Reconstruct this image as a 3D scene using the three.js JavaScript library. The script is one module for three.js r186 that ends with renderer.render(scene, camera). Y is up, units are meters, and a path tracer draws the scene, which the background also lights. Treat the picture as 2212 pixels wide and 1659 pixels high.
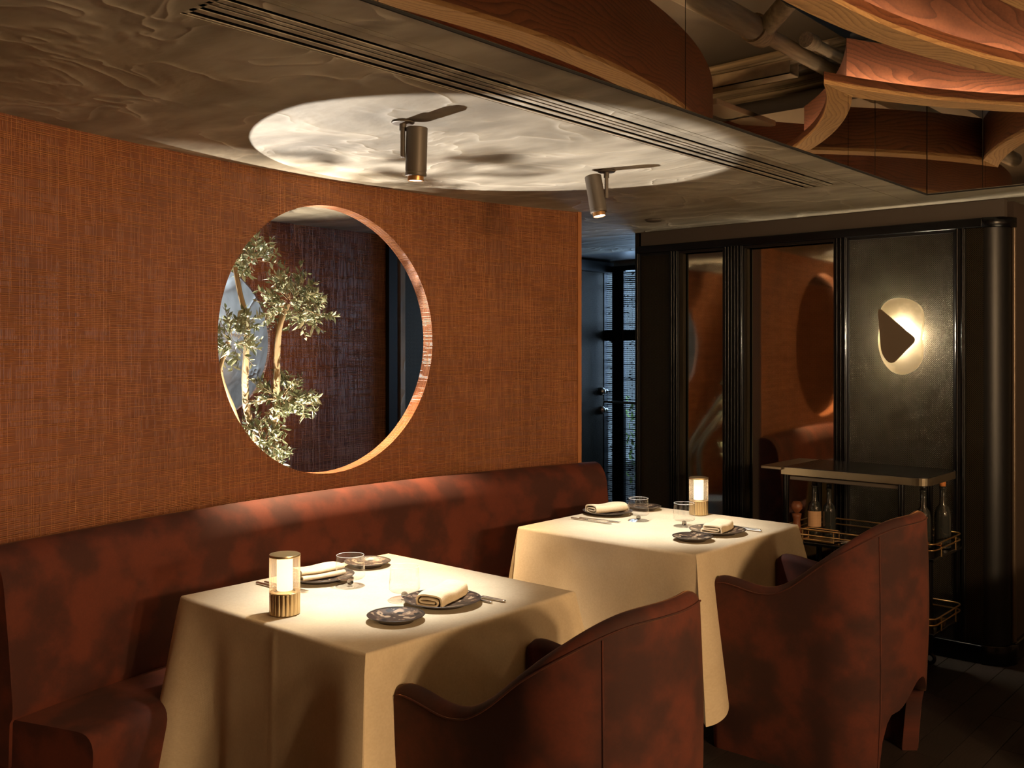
import * as THREE from 'three';
import { RoundedBoxGeometry } from 'three/addons/geometries/RoundedBoxGeometry.js';
import { mergeGeometries, mergeVertices } from 'three/addons/utils/BufferGeometryUtils.js';
import { RectAreaLightUniformsLib } from 'three/addons/lights/RectAreaLightUniformsLib.js';
RectAreaLightUniformsLib.init();

// ------------------------------------------------------------------ camera, light, exposure
const W = 2212, H = 1659, F = 2121;
const scene = new THREE.Scene();
const camera = new THREE.PerspectiveCamera(2 * Math.atan(H / 2 / F) * 180 / Math.PI, W / H, 0.05, 60);
camera.position.set(0, 1.52, 0);
camera.rotation.y = 41.38 * Math.PI / 180;
camera.setViewOffset(W, H, 0, 72.2, W, H);            // shifted lens: level camera, upright verticals
camera.updateMatrixWorld();
scene.add(camera);
scene.background = new THREE.Color(0.30, 0.46, 0.62);  // overcast blue-hour sky behind the entrance door

const renderer = new THREE.WebGLRenderer({ antialias: true });
renderer.toneMapping = THREE.LinearToneMapping;
renderer.toneMappingExposure = 1.0;
renderer.shadowMap.enabled = true;

const WARM = new THREE.Color(1.0, 0.70, 0.42), AMBER = new THREE.Color(1.0, 0.66, 0.38), NEUTRAL = new THREE.Color(1.0, 0.92, 0.82), COOL = new THREE.Color(0.42, 0.66, 1.0);
function spot(pos, target, color, intensity, angle, penumbra, radius = 1) {
  const l = new THREE.SpotLight(color, intensity, 0, angle, penumbra, 2);
  l.position.set(...pos); l.target.position.set(...target); l.castShadow = true; l.shadow.radius = radius;
  scene.add(l); scene.add(l.target); return l;
}
function area(pos, target, color, intensity, w, h) {
  const l = new THREE.RectAreaLight(color, intensity, w, h);
  l.position.set(...pos); l.lookAt(...target); scene.add(l); return l;
}
function point(pos, color, intensity, radius = 1) {
  const l = new THREE.PointLight(color, intensity, 0, 2); l.position.set(...pos); l.castShadow = true; l.shadow.radius = radius; scene.add(l); return l;
}
// unseen area lights for daylight of the street in front of the entrance door, and down the light shaft behind the second round window
area([-4.3, 1.9, -7.3], [-4.3, 1.2, -5.2], COOL, 12, 1.6, 1.8);
area([-4.98, 2.5, -2.9], [-5.02, 1.0, -2.9], new THREE.Color(0.50, 0.70, 1.0), 110, 0.36, 2.2);

// ------------------------------------------------------------------ helpers
function rng(seed) { let a = seed >>> 0; return () => { a = (a + 0x6D2B79F5) | 0; let t = Math.imul(a ^ (a >>> 15), 1 | a); t = (t + Math.imul(t ^ (t >>> 7), 61 | t)) ^ t; return ((t ^ (t >>> 14)) >>> 0) / 4294967296; }; }
const rand = rng(7);
const V = (x, y, z) => new THREE.Vector3(x, y, z);
const lerp = (a, b, t) => a + (b - a) * t, clamp = (x, a = 0, b = 1) => Math.min(b, Math.max(a, x)), smooth = (a, b, x) => { const t = clamp((x - a) / (b - a)); return t * t * (3 - 2 * t); };
function lattice(n, seed) { const r = rng(seed), g = new Float32Array(n * n); for (let i = 0; i < n * n; i++) g[i] = r(); return g; }
const lats = {};
function vnoise(u, v, n, seed) {       // tileable value noise on the unit square, n cells a side
  const k = n * 1000 + seed, g = lats[k] || (lats[k] = lattice(n, k * 17 + 3));
  u = (u - Math.floor(u)) * n; v = (v - Math.floor(v)) * n;
  const x = Math.floor(u) % n, y = Math.floor(v) % n, x1 = (x + 1) % n, y1 = (y + 1) % n; let fx = u - Math.floor(u), fy = v - Math.floor(v);
  fx = fx * fx * (3 - 2 * fx); fy = fy * fy * (3 - 2 * fy);
  return (g[y * n + x] * (1 - fx) + g[y * n + x1] * fx) * (1 - fy) + (g[y1 * n + x] * (1 - fx) + g[y1 * n + x1] * fx) * fy;
}
function fbm(u, v, n, oct, seed) { let s = 0, a = 0.5, t = 0; for (let o = 0; o < oct; o++) { s += a * vnoise(u, v, n << o, seed + o); t += a; a *= 0.5; } return s / t; }
function texture(w, h, size, srgb, fn) {           // fn(u, v) -> [r, g, b] 0..1; size = metres one tile covers
  const d = new Uint8Array(w * h * 4);
  for (let y = 0; y < h; y++) for (let x = 0; x < w; x++) { const c = fn(x / w, y / h, x, y), i = (y * w + x) * 4; d[i] = clamp(c[0]) * 255; d[i + 1] = clamp(c[1]) * 255; d[i + 2] = clamp(c[2]) * 255; d[i + 3] = 255; }
  const t = new THREE.DataTexture(d, w, h); t.wrapS = t.wrapT = THREE.RepeatWrapping; t.magFilter = THREE.LinearFilter; t.minFilter = THREE.LinearFilter;
  if (srgb) t.colorSpace = THREE.SRGBColorSpace;
  const s = Array.isArray(size) ? size : [size, size]; t.repeat.set(1 / s[0], 1 / s[1]); t.needsUpdate = true; return t;
}
const mix3 = (a, b, t) => [lerp(a[0], b[0], t), lerp(a[1], b[1], t), lerp(a[2], b[2], t)];
const px = (r, g, b) => [r / 255, g / 255, b / 255];

// names, labels
const used = {};
function numbered(n) { if (!(n in used)) { used[n] = 0; return n; } used[n]++; return n + '_' + String(used[n]).padStart(3, '0'); }
function tag(o, label, category, group, kind) { if (label) o.userData.label = label; if (category) o.userData.category = category; if (group) o.userData.group = group; if (kind) o.userData.kind = kind; return o; }
function mesh(name, g, m, parent) {
  const o = new THREE.Mesh(Array.isArray(g) ? mergeGeometries(g.map(norm)) : g, m); o.castShadow = o.receiveShadow = true;
  o.name = parent ? name : numbered(name); (parent || scene).add(o); return o;
}
function norm(g) { g = g.index ? g.toNonIndexed() : g; for (const k of Object.keys(g.attributes)) if (!['position', 'normal', 'uv'].includes(k)) g.deleteAttribute(k); if (!g.attributes.uv) g.setAttribute('uv', new THREE.BufferAttribute(new Float32Array(g.attributes.position.count * 2), 2)); return g; }
function thing(name, label, category, [x, y, z] = [0, 0, 0], turn = 0, group) { const o = new THREE.Group(); o.name = numbered(name); o.position.set(x, y, z); o.rotation.y = turn; scene.add(o); return tag(o, label, category, group); }
function struct(name, g, m, label) { const o = mesh(name, g, m); return tag(o, label, null, null, 'structure'); }
function dup(root, pos, turn, label, group) { const r = root.clone(); r.name = numbered(root.name.replace(/_\d{3}$/, '')); r.userData = { ...root.userData, label: label || root.userData.label }; if (group) r.userData.group = group; r.position.set(...pos); r.rotation.y = turn; scene.add(r); return r; }
// geometry
function box(x0, x1, y0, y1, z0, z1) { const g = new THREE.BoxGeometry(Math.abs(x1 - x0), Math.abs(y1 - y0), Math.abs(z1 - z0)); g.translate((x0 + x1) / 2, (y0 + y1) / 2, (z0 + z1) / 2); return metric(g); }
function rbox(x0, x1, y0, y1, z0, z1, r = 0.006, s = 2) { const g = new RoundedBoxGeometry(Math.abs(x1 - x0), Math.abs(y1 - y0), Math.abs(z1 - z0), s, r); g.translate((x0 + x1) / 2, (y0 + y1) / 2, (z0 + z1) / 2); return metric(g); }
function metric(g) {                                 // uv in metres from the dominant axis of each normal
  const p = g.attributes.position, n = g.attributes.normal, uv = new Float32Array(p.count * 2);
  for (let i = 0; i < p.count; i++) { const a = Math.abs(n.getX(i)), b = Math.abs(n.getY(i)), c = Math.abs(n.getZ(i)); let u, v; if (b >= a && b >= c) { u = p.getZ(i); v = p.getX(i); } else if (a >= c) { u = p.getZ(i); v = p.getY(i); } else { u = p.getX(i); v = p.getY(i); } uv[2 * i] = u; uv[2 * i + 1] = v; }
  g.setAttribute('uv', new THREE.BufferAttribute(uv, 2)); return g;
}
function grid(nu, nv, fn, closeU = false) {          // fn(i, j) -> [x, y, z, u, v]
  const pos = [], uv = [], idx = [];
  for (let i = 0; i <= nu; i++) for (let j = 0; j <= nv; j++) { const q = fn(i, j); pos.push(q[0], q[1], q[2]); uv.push(q[3] || 0, q[4] || 0); }
  const w = nv + 1;
  for (let i = 0; i < nu; i++) for (let j = 0; j < nv; j++) { const a = i * w + j, b = a + w; idx.push(a, b, a + 1, b, b + 1, a + 1); }
  const g = new THREE.BufferGeometry(); g.setAttribute('position', new THREE.Float32BufferAttribute(pos, 3)); g.setAttribute('uv', new THREE.Float32BufferAttribute(uv, 2)); g.setIndex(idx); g.computeVertexNormals(); return g;
}
function lathe(pts, n = 48) { return new THREE.LatheGeometry(pts.map(p => new THREE.Vector2(p[0], p[1])), n); }
function tube(pts, r, n = 10, seg = 40) { return new THREE.TubeGeometry(new THREE.CatmullRomCurve3(pts.map(p => V(...p)), false, 'centripetal'), seg, r, n); }
function bar(a, b, r, n = 12) { const d = V(...b).sub(V(...a)), g = new THREE.CylinderGeometry(r, r, d.length(), n); g.applyQuaternion(new THREE.Quaternion().setFromUnitVectors(V(0, 1, 0), d.clone().normalize())); g.translate((a[0] + b[0]) / 2, (a[1] + b[1]) / 2, (a[2] + b[2]) / 2); return g; }
// sweep of a closed profile [(r, y)] round a vertical axis at (cx, cz); th(r) gives [start, end]; angle 0 points to -x, positive to +z
function sweep(cx, cz, prof, th, n, caps = true) {
  const m = prof.length, len = [0]; for (let j = 1; j <= m; j++) len.push(len[j - 1] + Math.hypot(prof[j % m][0] - prof[j - 1][0], prof[j % m][1] - prof[j - 1][1]));
  const at = (i, j) => { const [r, y] = prof[j % m], [a, b] = th(r), t = lerp(a, b, i / n); return [cx - r * Math.cos(t), y, cz + r * Math.sin(t), r * t, len[j]]; };
  const parts = [];
  for (let j = 0; j < m; j++) parts.push(grid(n, 1, (i, k) => at(i, j + k)));
  let g = mergeGeometries(parts);
  if (caps) {
    const tri = THREE.ShapeUtils.triangulateShape(prof.map(p => new THREE.Vector2(p[0], p[1])), []);
    for (const e of [0, n]) { const pos = [], uv = []; for (const t of tri) for (const k of t) { const q = at(e, k); pos.push(q[0], q[1], q[2]); uv.push(prof[k][0], prof[k][1]); } const c = new THREE.BufferGeometry(); c.setAttribute('position', new THREE.Float32BufferAttribute(pos, 3)); c.setAttribute('uv', new THREE.Float32BufferAttribute(uv, 2)); c.computeVertexNormals(); g = mergeGeometries([norm(g), c]); }
  }
  return g;
}
function soft(g, t = 1e-4) { g.deleteAttribute('normal'); g = mergeVertices(g, t); g.computeVertexNormals(); return g; }
function roundPoly(pts, r, s = 4) {                 // rounds the corners of a closed polygon
  const out = [], n = pts.length;
  for (let i = 0; i < n; i++) {
    const p = pts[i], a = pts[(i + n - 1) % n], b = pts[(i + 1) % n], ri = p[2] !== undefined ? p[2] : r;
    const da = Math.hypot(a[0] - p[0], a[1] - p[1]), db = Math.hypot(b[0] - p[0], b[1] - p[1]), k = Math.min(ri, da / 2, db / 2);
    const A = [lerp(p[0], a[0], k / da), lerp(p[1], a[1], k / da)], B = [lerp(p[0], b[0], k / db), lerp(p[1], b[1], k / db)];
    for (let j = 0; j <= s; j++) { const t = j / s; out.push([(1 - t) * (1 - t) * A[0] + 2 * t * (1 - t) * p[0] + t * t * B[0], (1 - t) * (1 - t) * A[1] + 2 * t * (1 - t) * p[1] + t * t * B[1]]); }
  }
  return out;
}

// ------------------------------------------------------------------ materials
const M = {};
const std = (o) => new THREE.MeshStandardMaterial(o), phy = (o) => new THREE.MeshPhysicalMaterial(o);
{ // woven wall covering: irregular raised threads both ways over a mottled rust ground
  const N = 1536, S = 1.44, T = 240, r = rng(11), hs = [], vs = [];
  for (let i = 0; i < T; i++) { hs.push([0.35 + 0.65 * r(), r(), 0.3 + 0.5 * r()]); vs.push([0.25 + 0.75 * r(), r(), 0.3 + 0.5 * r()]); }
  const threads = (u, v) => {
    const a = v * T, b = u * T, i = Math.floor(a) % T, j = Math.floor(b) % T, fa = a - Math.floor(a) - 0.5, fb = b - Math.floor(b) - 0.5;
    const gh = vnoise(u, hs[i][1], 24, 3), gv = vnoise(vs[j][1], v, 24, 5);
    const h = hs[i][0] * smooth(hs[i][2] - 0.25, hs[i][2] + 0.15, gh) * Math.max(0, 1 - Math.abs(fa) * 2.6);
    const w = vs[j][0] * smooth(vs[j][2] - 0.2, vs[j][2] + 0.2, gv) * Math.max(0, 1 - Math.abs(fb) * 2.6);
    return Math.min(1, Math.max(h, w) + 0.35 * Math.min(h, w));
  };
  const hgt = new Float32Array(N * N); for (let y = 0; y < N; y++) for (let x = 0; x < N; x++) hgt[y * N + x] = threads(x / N, y / N);
  const cl = (lo, mid, hi, lo2) => texture(N, N, S, true, (u, v, x, y) => { const h = hgt[y * N + x], m = fbm(u, v, 5, 4, 21), b = vnoise(u * 3, v, 30, 8) * 0.5 + 0.5 * vnoise(u, v, 60, 9); let c = mix3(lo, mid, clamp(0.9 * m + 0.35 * b)); c = mix3(c, lo2, 0.40 * (1 - Math.min(1, h * 2.2))); return mix3(c, hi, 0.75 * h); });  // gaps painted darker, thread tops lighter: relief shading put into the colour
  const bump = texture(N, N, S, false, (u, v, x, y) => { const h = 0.15 + 0.8 * hgt[y * N + x]; return [h, h, h]; });
  M.weave = std({ map: cl(px(110, 63, 33), px(156, 92, 51), px(214, 154, 102), px(76, 40, 20)), bumpMap: bump, bumpScale: 0.007, roughness: 0.5 });
}
{ // trowelled plaster
  const N = 1280, S = 2.9, hgt = new Float32Array(N * N);
  for (let y = 0; y < N; y++) for (let x = 0; x < N; x++) {
    const u = x / N, v = y / N, wx = 0.10 * (fbm(u, v, 4, 3, 31) - 0.5), wy = 0.10 * (fbm(u, v, 4, 3, 41) - 0.5);
    const a = fbm(u * 1 + wx, v * 1 + wy, 6, 5, 51), st = fbm((u + wx) * 2, (v + wy), 18, 5, 61), ridge = 1 - Math.abs(2 * fbm(u + wx * 3, v + wy * 3, 9, 4, 71) - 1);
    hgt[y * N + x] = 0.36 * a + 0.36 * st + 0.28 * Math.pow(ridge, 14);
  }
  M.plaster = std({
    map: texture(N, N, S, true, (u, v, x, y) => { const h = hgt[y * N + x], m = fbm(u, v, 4, 5, 81), s = fbm(u * 4, v, 6, 4, 91); let c = mix3(px(104, 96, 82), px(172, 163, 146), smooth(0.28, 0.66, 0.36 * m + 0.3 * s + 0.42 * h)); return mix3(c, px(120, 104, 80), 0.35 * smooth(0.5, 0.75, fbm(u, v, 3, 3, 99))); }),
    bumpMap: texture(N, N, S, false, (u, v, x, y) => { const h = hgt[y * N + x]; return [h, h, h]; }), bumpScale: 0.02, roughness: 0.68
  });
}
function woodTex(dark, light, seed, S = [1.6, 0.55]) {
  return texture(1024, 384, S, true, (u, v) => {
    const w = 0.5 * (fbm(u, v, 3, 3, seed) - 0.5), k = fbm(u, v, 2, 2, seed + 5), r = (v * 1.0 + w * 0.9 + 0.25 * k) * 26, s = r - Math.floor(r);
    const line = Math.pow(s, 3) * (0.5 + 0.5 * vnoise(u * 2, v, 16, seed + 9)), pore = vnoise(u * 2, v * 1, 96, seed + 11) * 0.6 + 0.4 * vnoise(u, v * 8, 64, seed + 12);
    return mix3(light, dark, clamp(0.75 * line + 0.28 * pore + 0.3 * (fbm(u, v, 4, 3, seed + 14) - 0.4)));
  });
}
M.redOak = std({ map: woodTex(px(70, 36, 20), px(132, 80, 49), 201), roughness: 0.48 });
M.rawOak = std({ map: woodTex(px(122, 86, 49), px(186, 146, 96), 231), roughness: 0.6 });
M.floorWood = [0, 1, 2].map(k => std({ map: woodTex(px(22 + 3 * k, 18 + 2 * k, 16 + 2 * k), px(46 + 5 * k, 38 + 4 * k, 33 + 4 * k), 261 + 20 * k, [1.6, 0.3]), roughness: 0.5 }));
M.floorBase = std({ color: 0x0b0908, roughness: 0.9 });
{ // velvet: brushed nap in patches
  const nap = (lo, hi, s) => texture(512, 512, 0.9, true, (u, v) => { const m = smooth(0.3, 0.72, fbm(u, v, 8, 4, s)), g = vnoise(u, v, 200, s + 3); return mix3(lo, hi, clamp(0.85 * m + 0.18 * (g - 0.4))); });
  M.velvet = phy({ map: nap(px(62, 24, 11), px(100, 42, 20), 301), roughness: 0.85, sheen: 1, sheenColor: new THREE.Color(0.42, 0.19, 0.07), sheenRoughness: 0.4 });
  M.velvetChair = phy({ map: nap(px(50, 19, 9), px(90, 37, 17), 331), roughness: 0.85, sheen: 1, sheenColor: new THREE.Color(0.8, 0.38, 0.14), sheenRoughness: 0.4 });
}
{
  const b = texture(256, 256, 0.11, false, (u, v) => { const h = 0.5 + 0.25 * Math.sin(u * 2 * Math.PI * 64) + 0.25 * Math.sin(v * 2 * Math.PI * 64) * (0.6 + 0.8 * vnoise(u, v, 60, 402)) * 0.6; return [h, h, h]; });
  const c = texture(256, 256, 0.5, true, (u, v) => mix3(px(198, 180, 148), px(218, 203, 173), 0.6 * fbm(u, v, 6, 4, 411) + 0.4 * vnoise(u, v, 128, 417)));
  M.linen = std({ map: c, bumpMap: b, bumpScale: 0.0006, roughness: 0.92 });
  M.napkin = std({ map: texture(256, 256, 0.2, true, (u, v) => mix3(px(206, 186, 148), px(234, 218, 186), 0.5 * fbm(u, v, 8, 4, 421) + 0.5 * vnoise(u, v, 110, 427))), bumpMap: b, bumpScale: 0.0008, roughness: 0.95 });
}
M.brass = std({ color: new THREE.Color(0.62, 0.47, 0.26), metalness: 1, roughness: 0.34 });
M.brassRail = std({ color: new THREE.Color(0.72, 0.47, 0.2), metalness: 1, roughness: 0.28 });
M.bronze = std({ color: new THREE.Color(0.105, 0.085, 0.065), metalness: 0.35, roughness: 0.5 });
M.black = std({ color: 0x0c0b0b, roughness: 0.42, metalness: 0.2 });
M.blackGloss = std({ color: 0x0a0a0c, roughness: 0.22, metalness: 0.3 });
M.blackMatt = std({ color: 0x0a0909, roughness: 0.9 });
M.steel = std({ color: new THREE.Color(0.72, 0.68, 0.62), metalness: 1, roughness: 0.25 });
M.mirror = std({ color: new THREE.Color(0.80, 0.77, 0.72), metalness: 1, roughness: 0.015 });
M.glass = phy({ color: 0xffffff, roughness: 0.02, transmission: 1, thickness: 0, ior: 1.65 });
M.solidGlass = phy({ color: 0xffffff, roughness: 0.0, transmission: 1, thickness: 0.02, ior: 1.5, attenuationColor: new THREE.Color(0.35, 0.33, 0.3), attenuationDistance: 0.02 });
M.rim_glint = std({ color: 0xe9e6e0, roughness: 0.12 });  // white colour stands in for the glint along the glass lip
M.ribGlass = phy({ color: new THREE.Color(1, 0.90, 0.74), roughness: 0.16, transmission: 0.95, thickness: 0, ior: 1.5 });
M.bark = std({ map: texture(128, 256, 0.3, true, (u, v) => mix3(px(92, 74, 50), px(168, 146, 108), fbm(u, v * 2, 8, 4, 501))), roughness: 0.9 });
M.leaf = [[0x5e6646], [0x747a5a], [0x8e9174]].map(([c]) => phy({ color: c, roughness: 0.55, transmission: 0.25, thickness: 0 }));
M.voidPaint = std({ color: new THREE.Color(0.16, 0.125, 0.085), roughness: 0.95 });
M.duct = std({ map: texture(256, 256, 0.5, true, (u, v) => mix3(px(92, 78, 56), px(150, 130, 98), fbm(u, v, 8, 5, 521))), roughness: 0.9 });
M.brownWall = std({ color: new THREE.Color(0.10, 0.055, 0.03), roughness: 0.7 });
M.stoneGrey = std({ color: new THREE.Color(0.2, 0.19, 0.18), roughness: 0.9 });
{ // perforated bronze sheet
  const N = 192, S = 0.057, P = 6; // 6 x 6 pairs of holes in 57 mm
  const hole = (u, v) => { let d = 9; for (const [ox, oy] of [[0, 0], [0.5, 0.5]]) { const a = u * P + ox, b = v * P + oy; d = Math.min(d, Math.hypot((a - Math.round(a)), (b - Math.round(b)))); } return smooth(0.20, 0.27, d); };
  const c = texture(N, N, S, true, (u, v) => mix3(px(7, 6, 5), px(68, 60, 47), hole(u, v)));
  const b = texture(N, N, S, false, (u, v) => { const h = hole(u, v); return [h, h, h]; });
  M.perforated = std({ map: c, bumpMap: b, bumpScale: 0.0016, metalness: 0.8, roughness: 0.42 });
  const rm = texture(N, N, S * 0.7, false, (u, v) => { const h = hole(u, v); return [0, 0.03 + 0.25 * h, 1]; });
  M.meshMirror = std({ map: texture(N, N, S * 0.7, true, (u, v) => mix3(px(214, 200, 176), px(138, 126, 104), hole(u, v))), metalness: 1, roughness: 0.05 });
}
M.paleGlow = std({ color: 0xfff1dc, emissive: new THREE.Color(1.0, 0.92, 0.80), emissiveIntensity: 1.15 });
M.led = std({ color: 0xffe4cc, emissive: new THREE.Color(1.0, 0.76, 0.58), emissiveIntensity: 7 });
M.lens = std({ color: 0xfff6e8, emissive: new THREE.Color(1.0, 0.93, 0.82), emissiveIntensity: 6 });

// ------------------------------------------------------------------ room shell
const CEIL = 2.25, CX = 2.07, CZ = -2.66, R = 5.43, TH = 0.07;      // the left wall is an arc bowed away from the room
const arc = (s, y, r = R) => { const t = s / R; return [CX - r * Math.cos(t), y, CZ + r * Math.sin(t)]; };
const S0 = 2.1, S1 = -1.485, HS = 0.015, HY = 1.567, HR = 0.572;
{ // curved partition with the round opening
  const angs = []; for (let i = 0; i < 240; i++) angs.push(i / 240 * 2 * Math.PI);
  for (const [cs, cy] of [[S0, CEIL], [S0, 0], [S1, CEIL], [S1, 0]]) angs.push((Math.atan2(cy - HY, cs - HS) + 2 * Math.PI) % (2 * Math.PI));
  angs.sort((a, b) => a - b); angs.push(angs[0] + 2 * Math.PI);
  const edge = (a) => { const c = Math.cos(a), s = Math.sin(a); let k = 1e9; if (c > 1e-9) k = Math.min(k, (S0 - HS) / c); if (c < -1e-9) k = Math.min(k, (S1 - HS) / c); if (s > 1e-9) k = Math.min(k, (CEIL - HY) / s); if (s < -1e-9) k = Math.min(k, (0 - HY) / s); return k; };
  const face = (r) => grid(angs.length - 1, 30, (i, j) => { const a = angs[i], k = lerp(HR, edge(a), Math.pow(j / 30, 1.4)), s = HS + k * Math.cos(a), y = HY + k * Math.sin(a); return [...arc(s, y, r), s, y]; });
  const flip = (g) => { const ix = g.index.array; for (let i = 0; i < ix.length; i += 3) { const t = ix[i]; ix[i] = ix[i + 1]; ix[i + 1] = t; } g.computeVertexNormals(); return g; };
  const front = flip(face(R)), back = face(R + TH);
  const reveal = grid(angs.length - 1, 2, (i, j) => { const a = angs[i], s = HS + HR * Math.cos(a), y = HY + HR * Math.sin(a); return [...arc(s, y, R + TH * j / 2), 0.4 + TH * j / 2, HR * a]; });
  const end = (s) => grid(1, 1, (i, j) => [...arc(s, CEIL * j, R + TH * i), TH * i, CEIL * j]);
  const w = struct('wall_left', [front, back, reveal, end(S0), end(S1)], M.weave, 'curved rust woven wall with a round opening above the banquette');
  const trim = grid(1, 1, (i, j) => { const q = arc(S1 - 0.004, CEIL * j, R - 0.006 + (TH + 0.012) * i); return [...q, 0, 0]; });
  const edgeStrip = sweep(CX, CZ, [[R - 0.007, 0], [R - 0.007, CEIL], [R + TH + 0.006, CEIL], [R + TH + 0.006, 0]], () => [(S1 - 0.006) / R, (S1 + 0.018) / R], 2);
  struct('trim_1', [edgeStrip], std({ color: new THREE.Color(0.36, 0.14, 0.045), roughness: 0.45 }), 'orange edging strip at the end of the rust wall');
}
const back0 = -4.68, back1 = -4.75;
{ // wall behind the light well: nearer part with the second round window, then a set-back part
  const zc = -2.82, yc = 1.567, r = 0.43, z0 = 1.4, z1 = -3.41, top = 2.36, angs = [];
  for (let i = 0; i < 160; i++) angs.push(i / 160 * 2 * Math.PI);
  for (const [cz, cy] of [[z0, top], [z0, 0], [z1, top], [z1, 0]]) angs.push((Math.atan2(cy - yc, cz - zc) + 2 * Math.PI) % (2 * Math.PI));
  angs.sort((a, b) => a - b); angs.push(angs[0] + 2 * Math.PI);
  const edge = (a) => { const c = Math.cos(a), s = Math.sin(a); let k = 1e9; if (c > 1e-9) k = Math.min(k, (z0 - zc) / c); if (c < -1e-9) k = Math.min(k, (z1 - zc) / c); if (s > 1e-9) k = Math.min(k, (top - yc) / s); if (s < -1e-9) k = Math.min(k, -yc / s); return k; };
  const face = (x) => grid(angs.length - 1, 8, (i, j) => { const k = lerp(r, edge(angs[i]), j / 8), z = zc + k * Math.cos(angs[i]), y = yc + k * Math.sin(angs[i]); return [x, y, z, z, y]; });
  const rev = grid(angs.length - 1, 1, (i, j) => [back0 - 0.02 * j, yc + r * Math.sin(angs[i]), zc + r * Math.cos(angs[i]), 0.07 * j, r * angs[i]]);
  struct('wall_back', [face(back0), face(back0 - 0.02), rev, box(back1 - 0.07, back1, 0, top, -4.17, z1), box(back0 - 0.02, back0, 0, top, z1 - 0.001, z1)], M.weave, 'rust woven wall seen through the round opening');
  struct('wall_shaft', box(-5.30, -5.22, 0, 2.6, -4.3, 1.2), M.plaster, 'plastered shaft wall in blue daylight behind the second round window');
  struct('wall_shaft_end', [box(-5.30, -4.75, 0, 2.6, -4.34, -4.30), box(-5.30, -4.75, 0, 2.6, 0.4, 0.44), box(-5.30, -4.68, 2.56, 2.62, -4.34, 0.44)], M.plaster, 'plastered sides of the daylight shaft');
  struct('trim_2', [box(back1 - 0.05, back1 + 0.035, 0, 2.36, -4.24, -4.17), box(back1 - 0.05, back1 + 0.035, 2.16, 2.24, -6.62, -4.24)], M.black, 'black frame of the lobby side panel');
  const lp = struct('wall_lobby', box(back1 - 0.07, back1 - 0.045, 0, 2.2, -6.62, -4.24), M.perforated, 'perforated metal panel wall of the entrance lobby');
  struct('wall_lobby_top', box(back1 - 0.07, back1, 2.2, 2.4, -6.62, -4.24), M.blackMatt, 'dark frieze above the lobby panel');
}
// plaster ceiling with the air slot let in, its high recess edged by mirror panels
const EX = -1.585, EZ = -4.745;
struct('ceiling', [
  box(-4.7, -1.945, CEIL, CEIL + 0.12, -5.98, 1.6), box(-1.945, -1.745, CEIL, CEIL + 0.12, -5.98, -4.20), box(-1.945, -1.745, CEIL, CEIL + 0.12, -1.12, 1.6),
  box(-1.745, -1.7225, CEIL, CEIL + 0.12, -5.98, 1.6), box(-1.7195, EX - 0.04, CEIL, CEIL + 0.12, -5.98, 1.6), box(EX - 0.04, EX, CEIL, CEIL + 0.006, EZ - 0.04, 1.6), box(EX - 0.04, 3.6, CEIL, CEIL + 0.12, -5.98, EZ - 0.04), box(EX, 3.6, CEIL, CEIL + 0.006, EZ - 0.04, EZ)], M.plaster, 'trowelled grey plaster ceiling over the tables');
struct('ceiling_lobby', [box(-4.85, -3.2, 2.262, 2.34, -6.66, -5.985), box(-4.75, -3.4, CEIL + 0.12, CEIL + 0.16, -5.98, 1.6)], std({ color: new THREE.Color(0.22, 0.22, 0.22), roughness: 0.35 }), 'smooth dark ceiling of the entrance lobby');
{
  const d = thing('air_slot_diffuser', 'long linear air diffuser with dark slots set in the plaster ceiling', 'air vent', [-1.845, CEIL, -2.66]);
  const L = 1.54, body = box(-0.1, 0.1, 0.10, 0.11, -L, L); mesh('duct_box', [body, box(-0.1, -0.095, 0.001, 0.10, -L, L), box(0.095, 0.1, 0.001, 0.10, -L, L)], M.blackMatt, d);
  let x = -0.0975; // slots (dark gaps) between plastered slats
  const slots = [0.022, 0.020, 0.009, 0.009, 0.019], gaps = [0.008, 0.020, 0.018, 0.014, 0.018, 0.038];
  for (let k = 0; k < 6; k++) { mesh('slat', box(x, x + gaps[k], 0.0005, 0.003, -L, L), M.plaster, d); x += gaps[k] + (slots[k] || 0); }
  mesh('end_cap', box(-0.099, 0.099, 0.0005, 0.014, L - 0.012, L), M.plaster, d); mesh('end_cap', box(-0.099, 0.099, 0.0005, 0.014, -L, -L + 0.012), M.plaster, d);
  for (const z of [0.62, -0.55]) mesh('joint', box(-0.06, 0.07, 0.004, 0.03, z, z + 0.003), M.blackMatt, d);
}
{ // mirror upstand round the recess
  const seam = [1.09, -0.14, -1.37, -2.60, -3.83, EZ], top = 2.76;
  const t = struct('wall_upstand', [box(EX - 0.035, EX - 0.008, CEIL + 0.008, top - 0.004, EZ - 0.03, 1.6), box(EX - 0.03, 3.6, CEIL + 0.008, top - 0.004, EZ - 0.035, EZ - 0.008)], M.bronze, 'mirror clad upstand round the high ceiling recess');
  for (let k = 0; k < 5; k++) mesh('mirror_panel', box(EX - 0.0075, EX, CEIL + 0.008, top, seam[k + 1] + 0.0018, seam[k] - 0.0018), M.mirror, t);
  const xs = [EX + 0.0005, -1.34, -0.11, 1.12, 2.35, 3.58];
  for (let k = 0; k < 5; k++) mesh('mirror_panel', box(xs[k] + 0.0018, xs[k + 1] - 0.0018, CEIL + 0.008, top, EZ - 0.0075, EZ), M.mirror, t);
  struct('trim_3', [box(EX - 0.002, EX + 0.004, CEIL - 0.002, CEIL + 0.004, EZ, 1.6), box(EX, 3.6, CEIL - 0.002, CEIL + 0.004, EZ - 0.002, EZ + 0.004)], M.blackMatt, 'thin dark trim line at the lip of the plaster ceiling');
}
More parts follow.
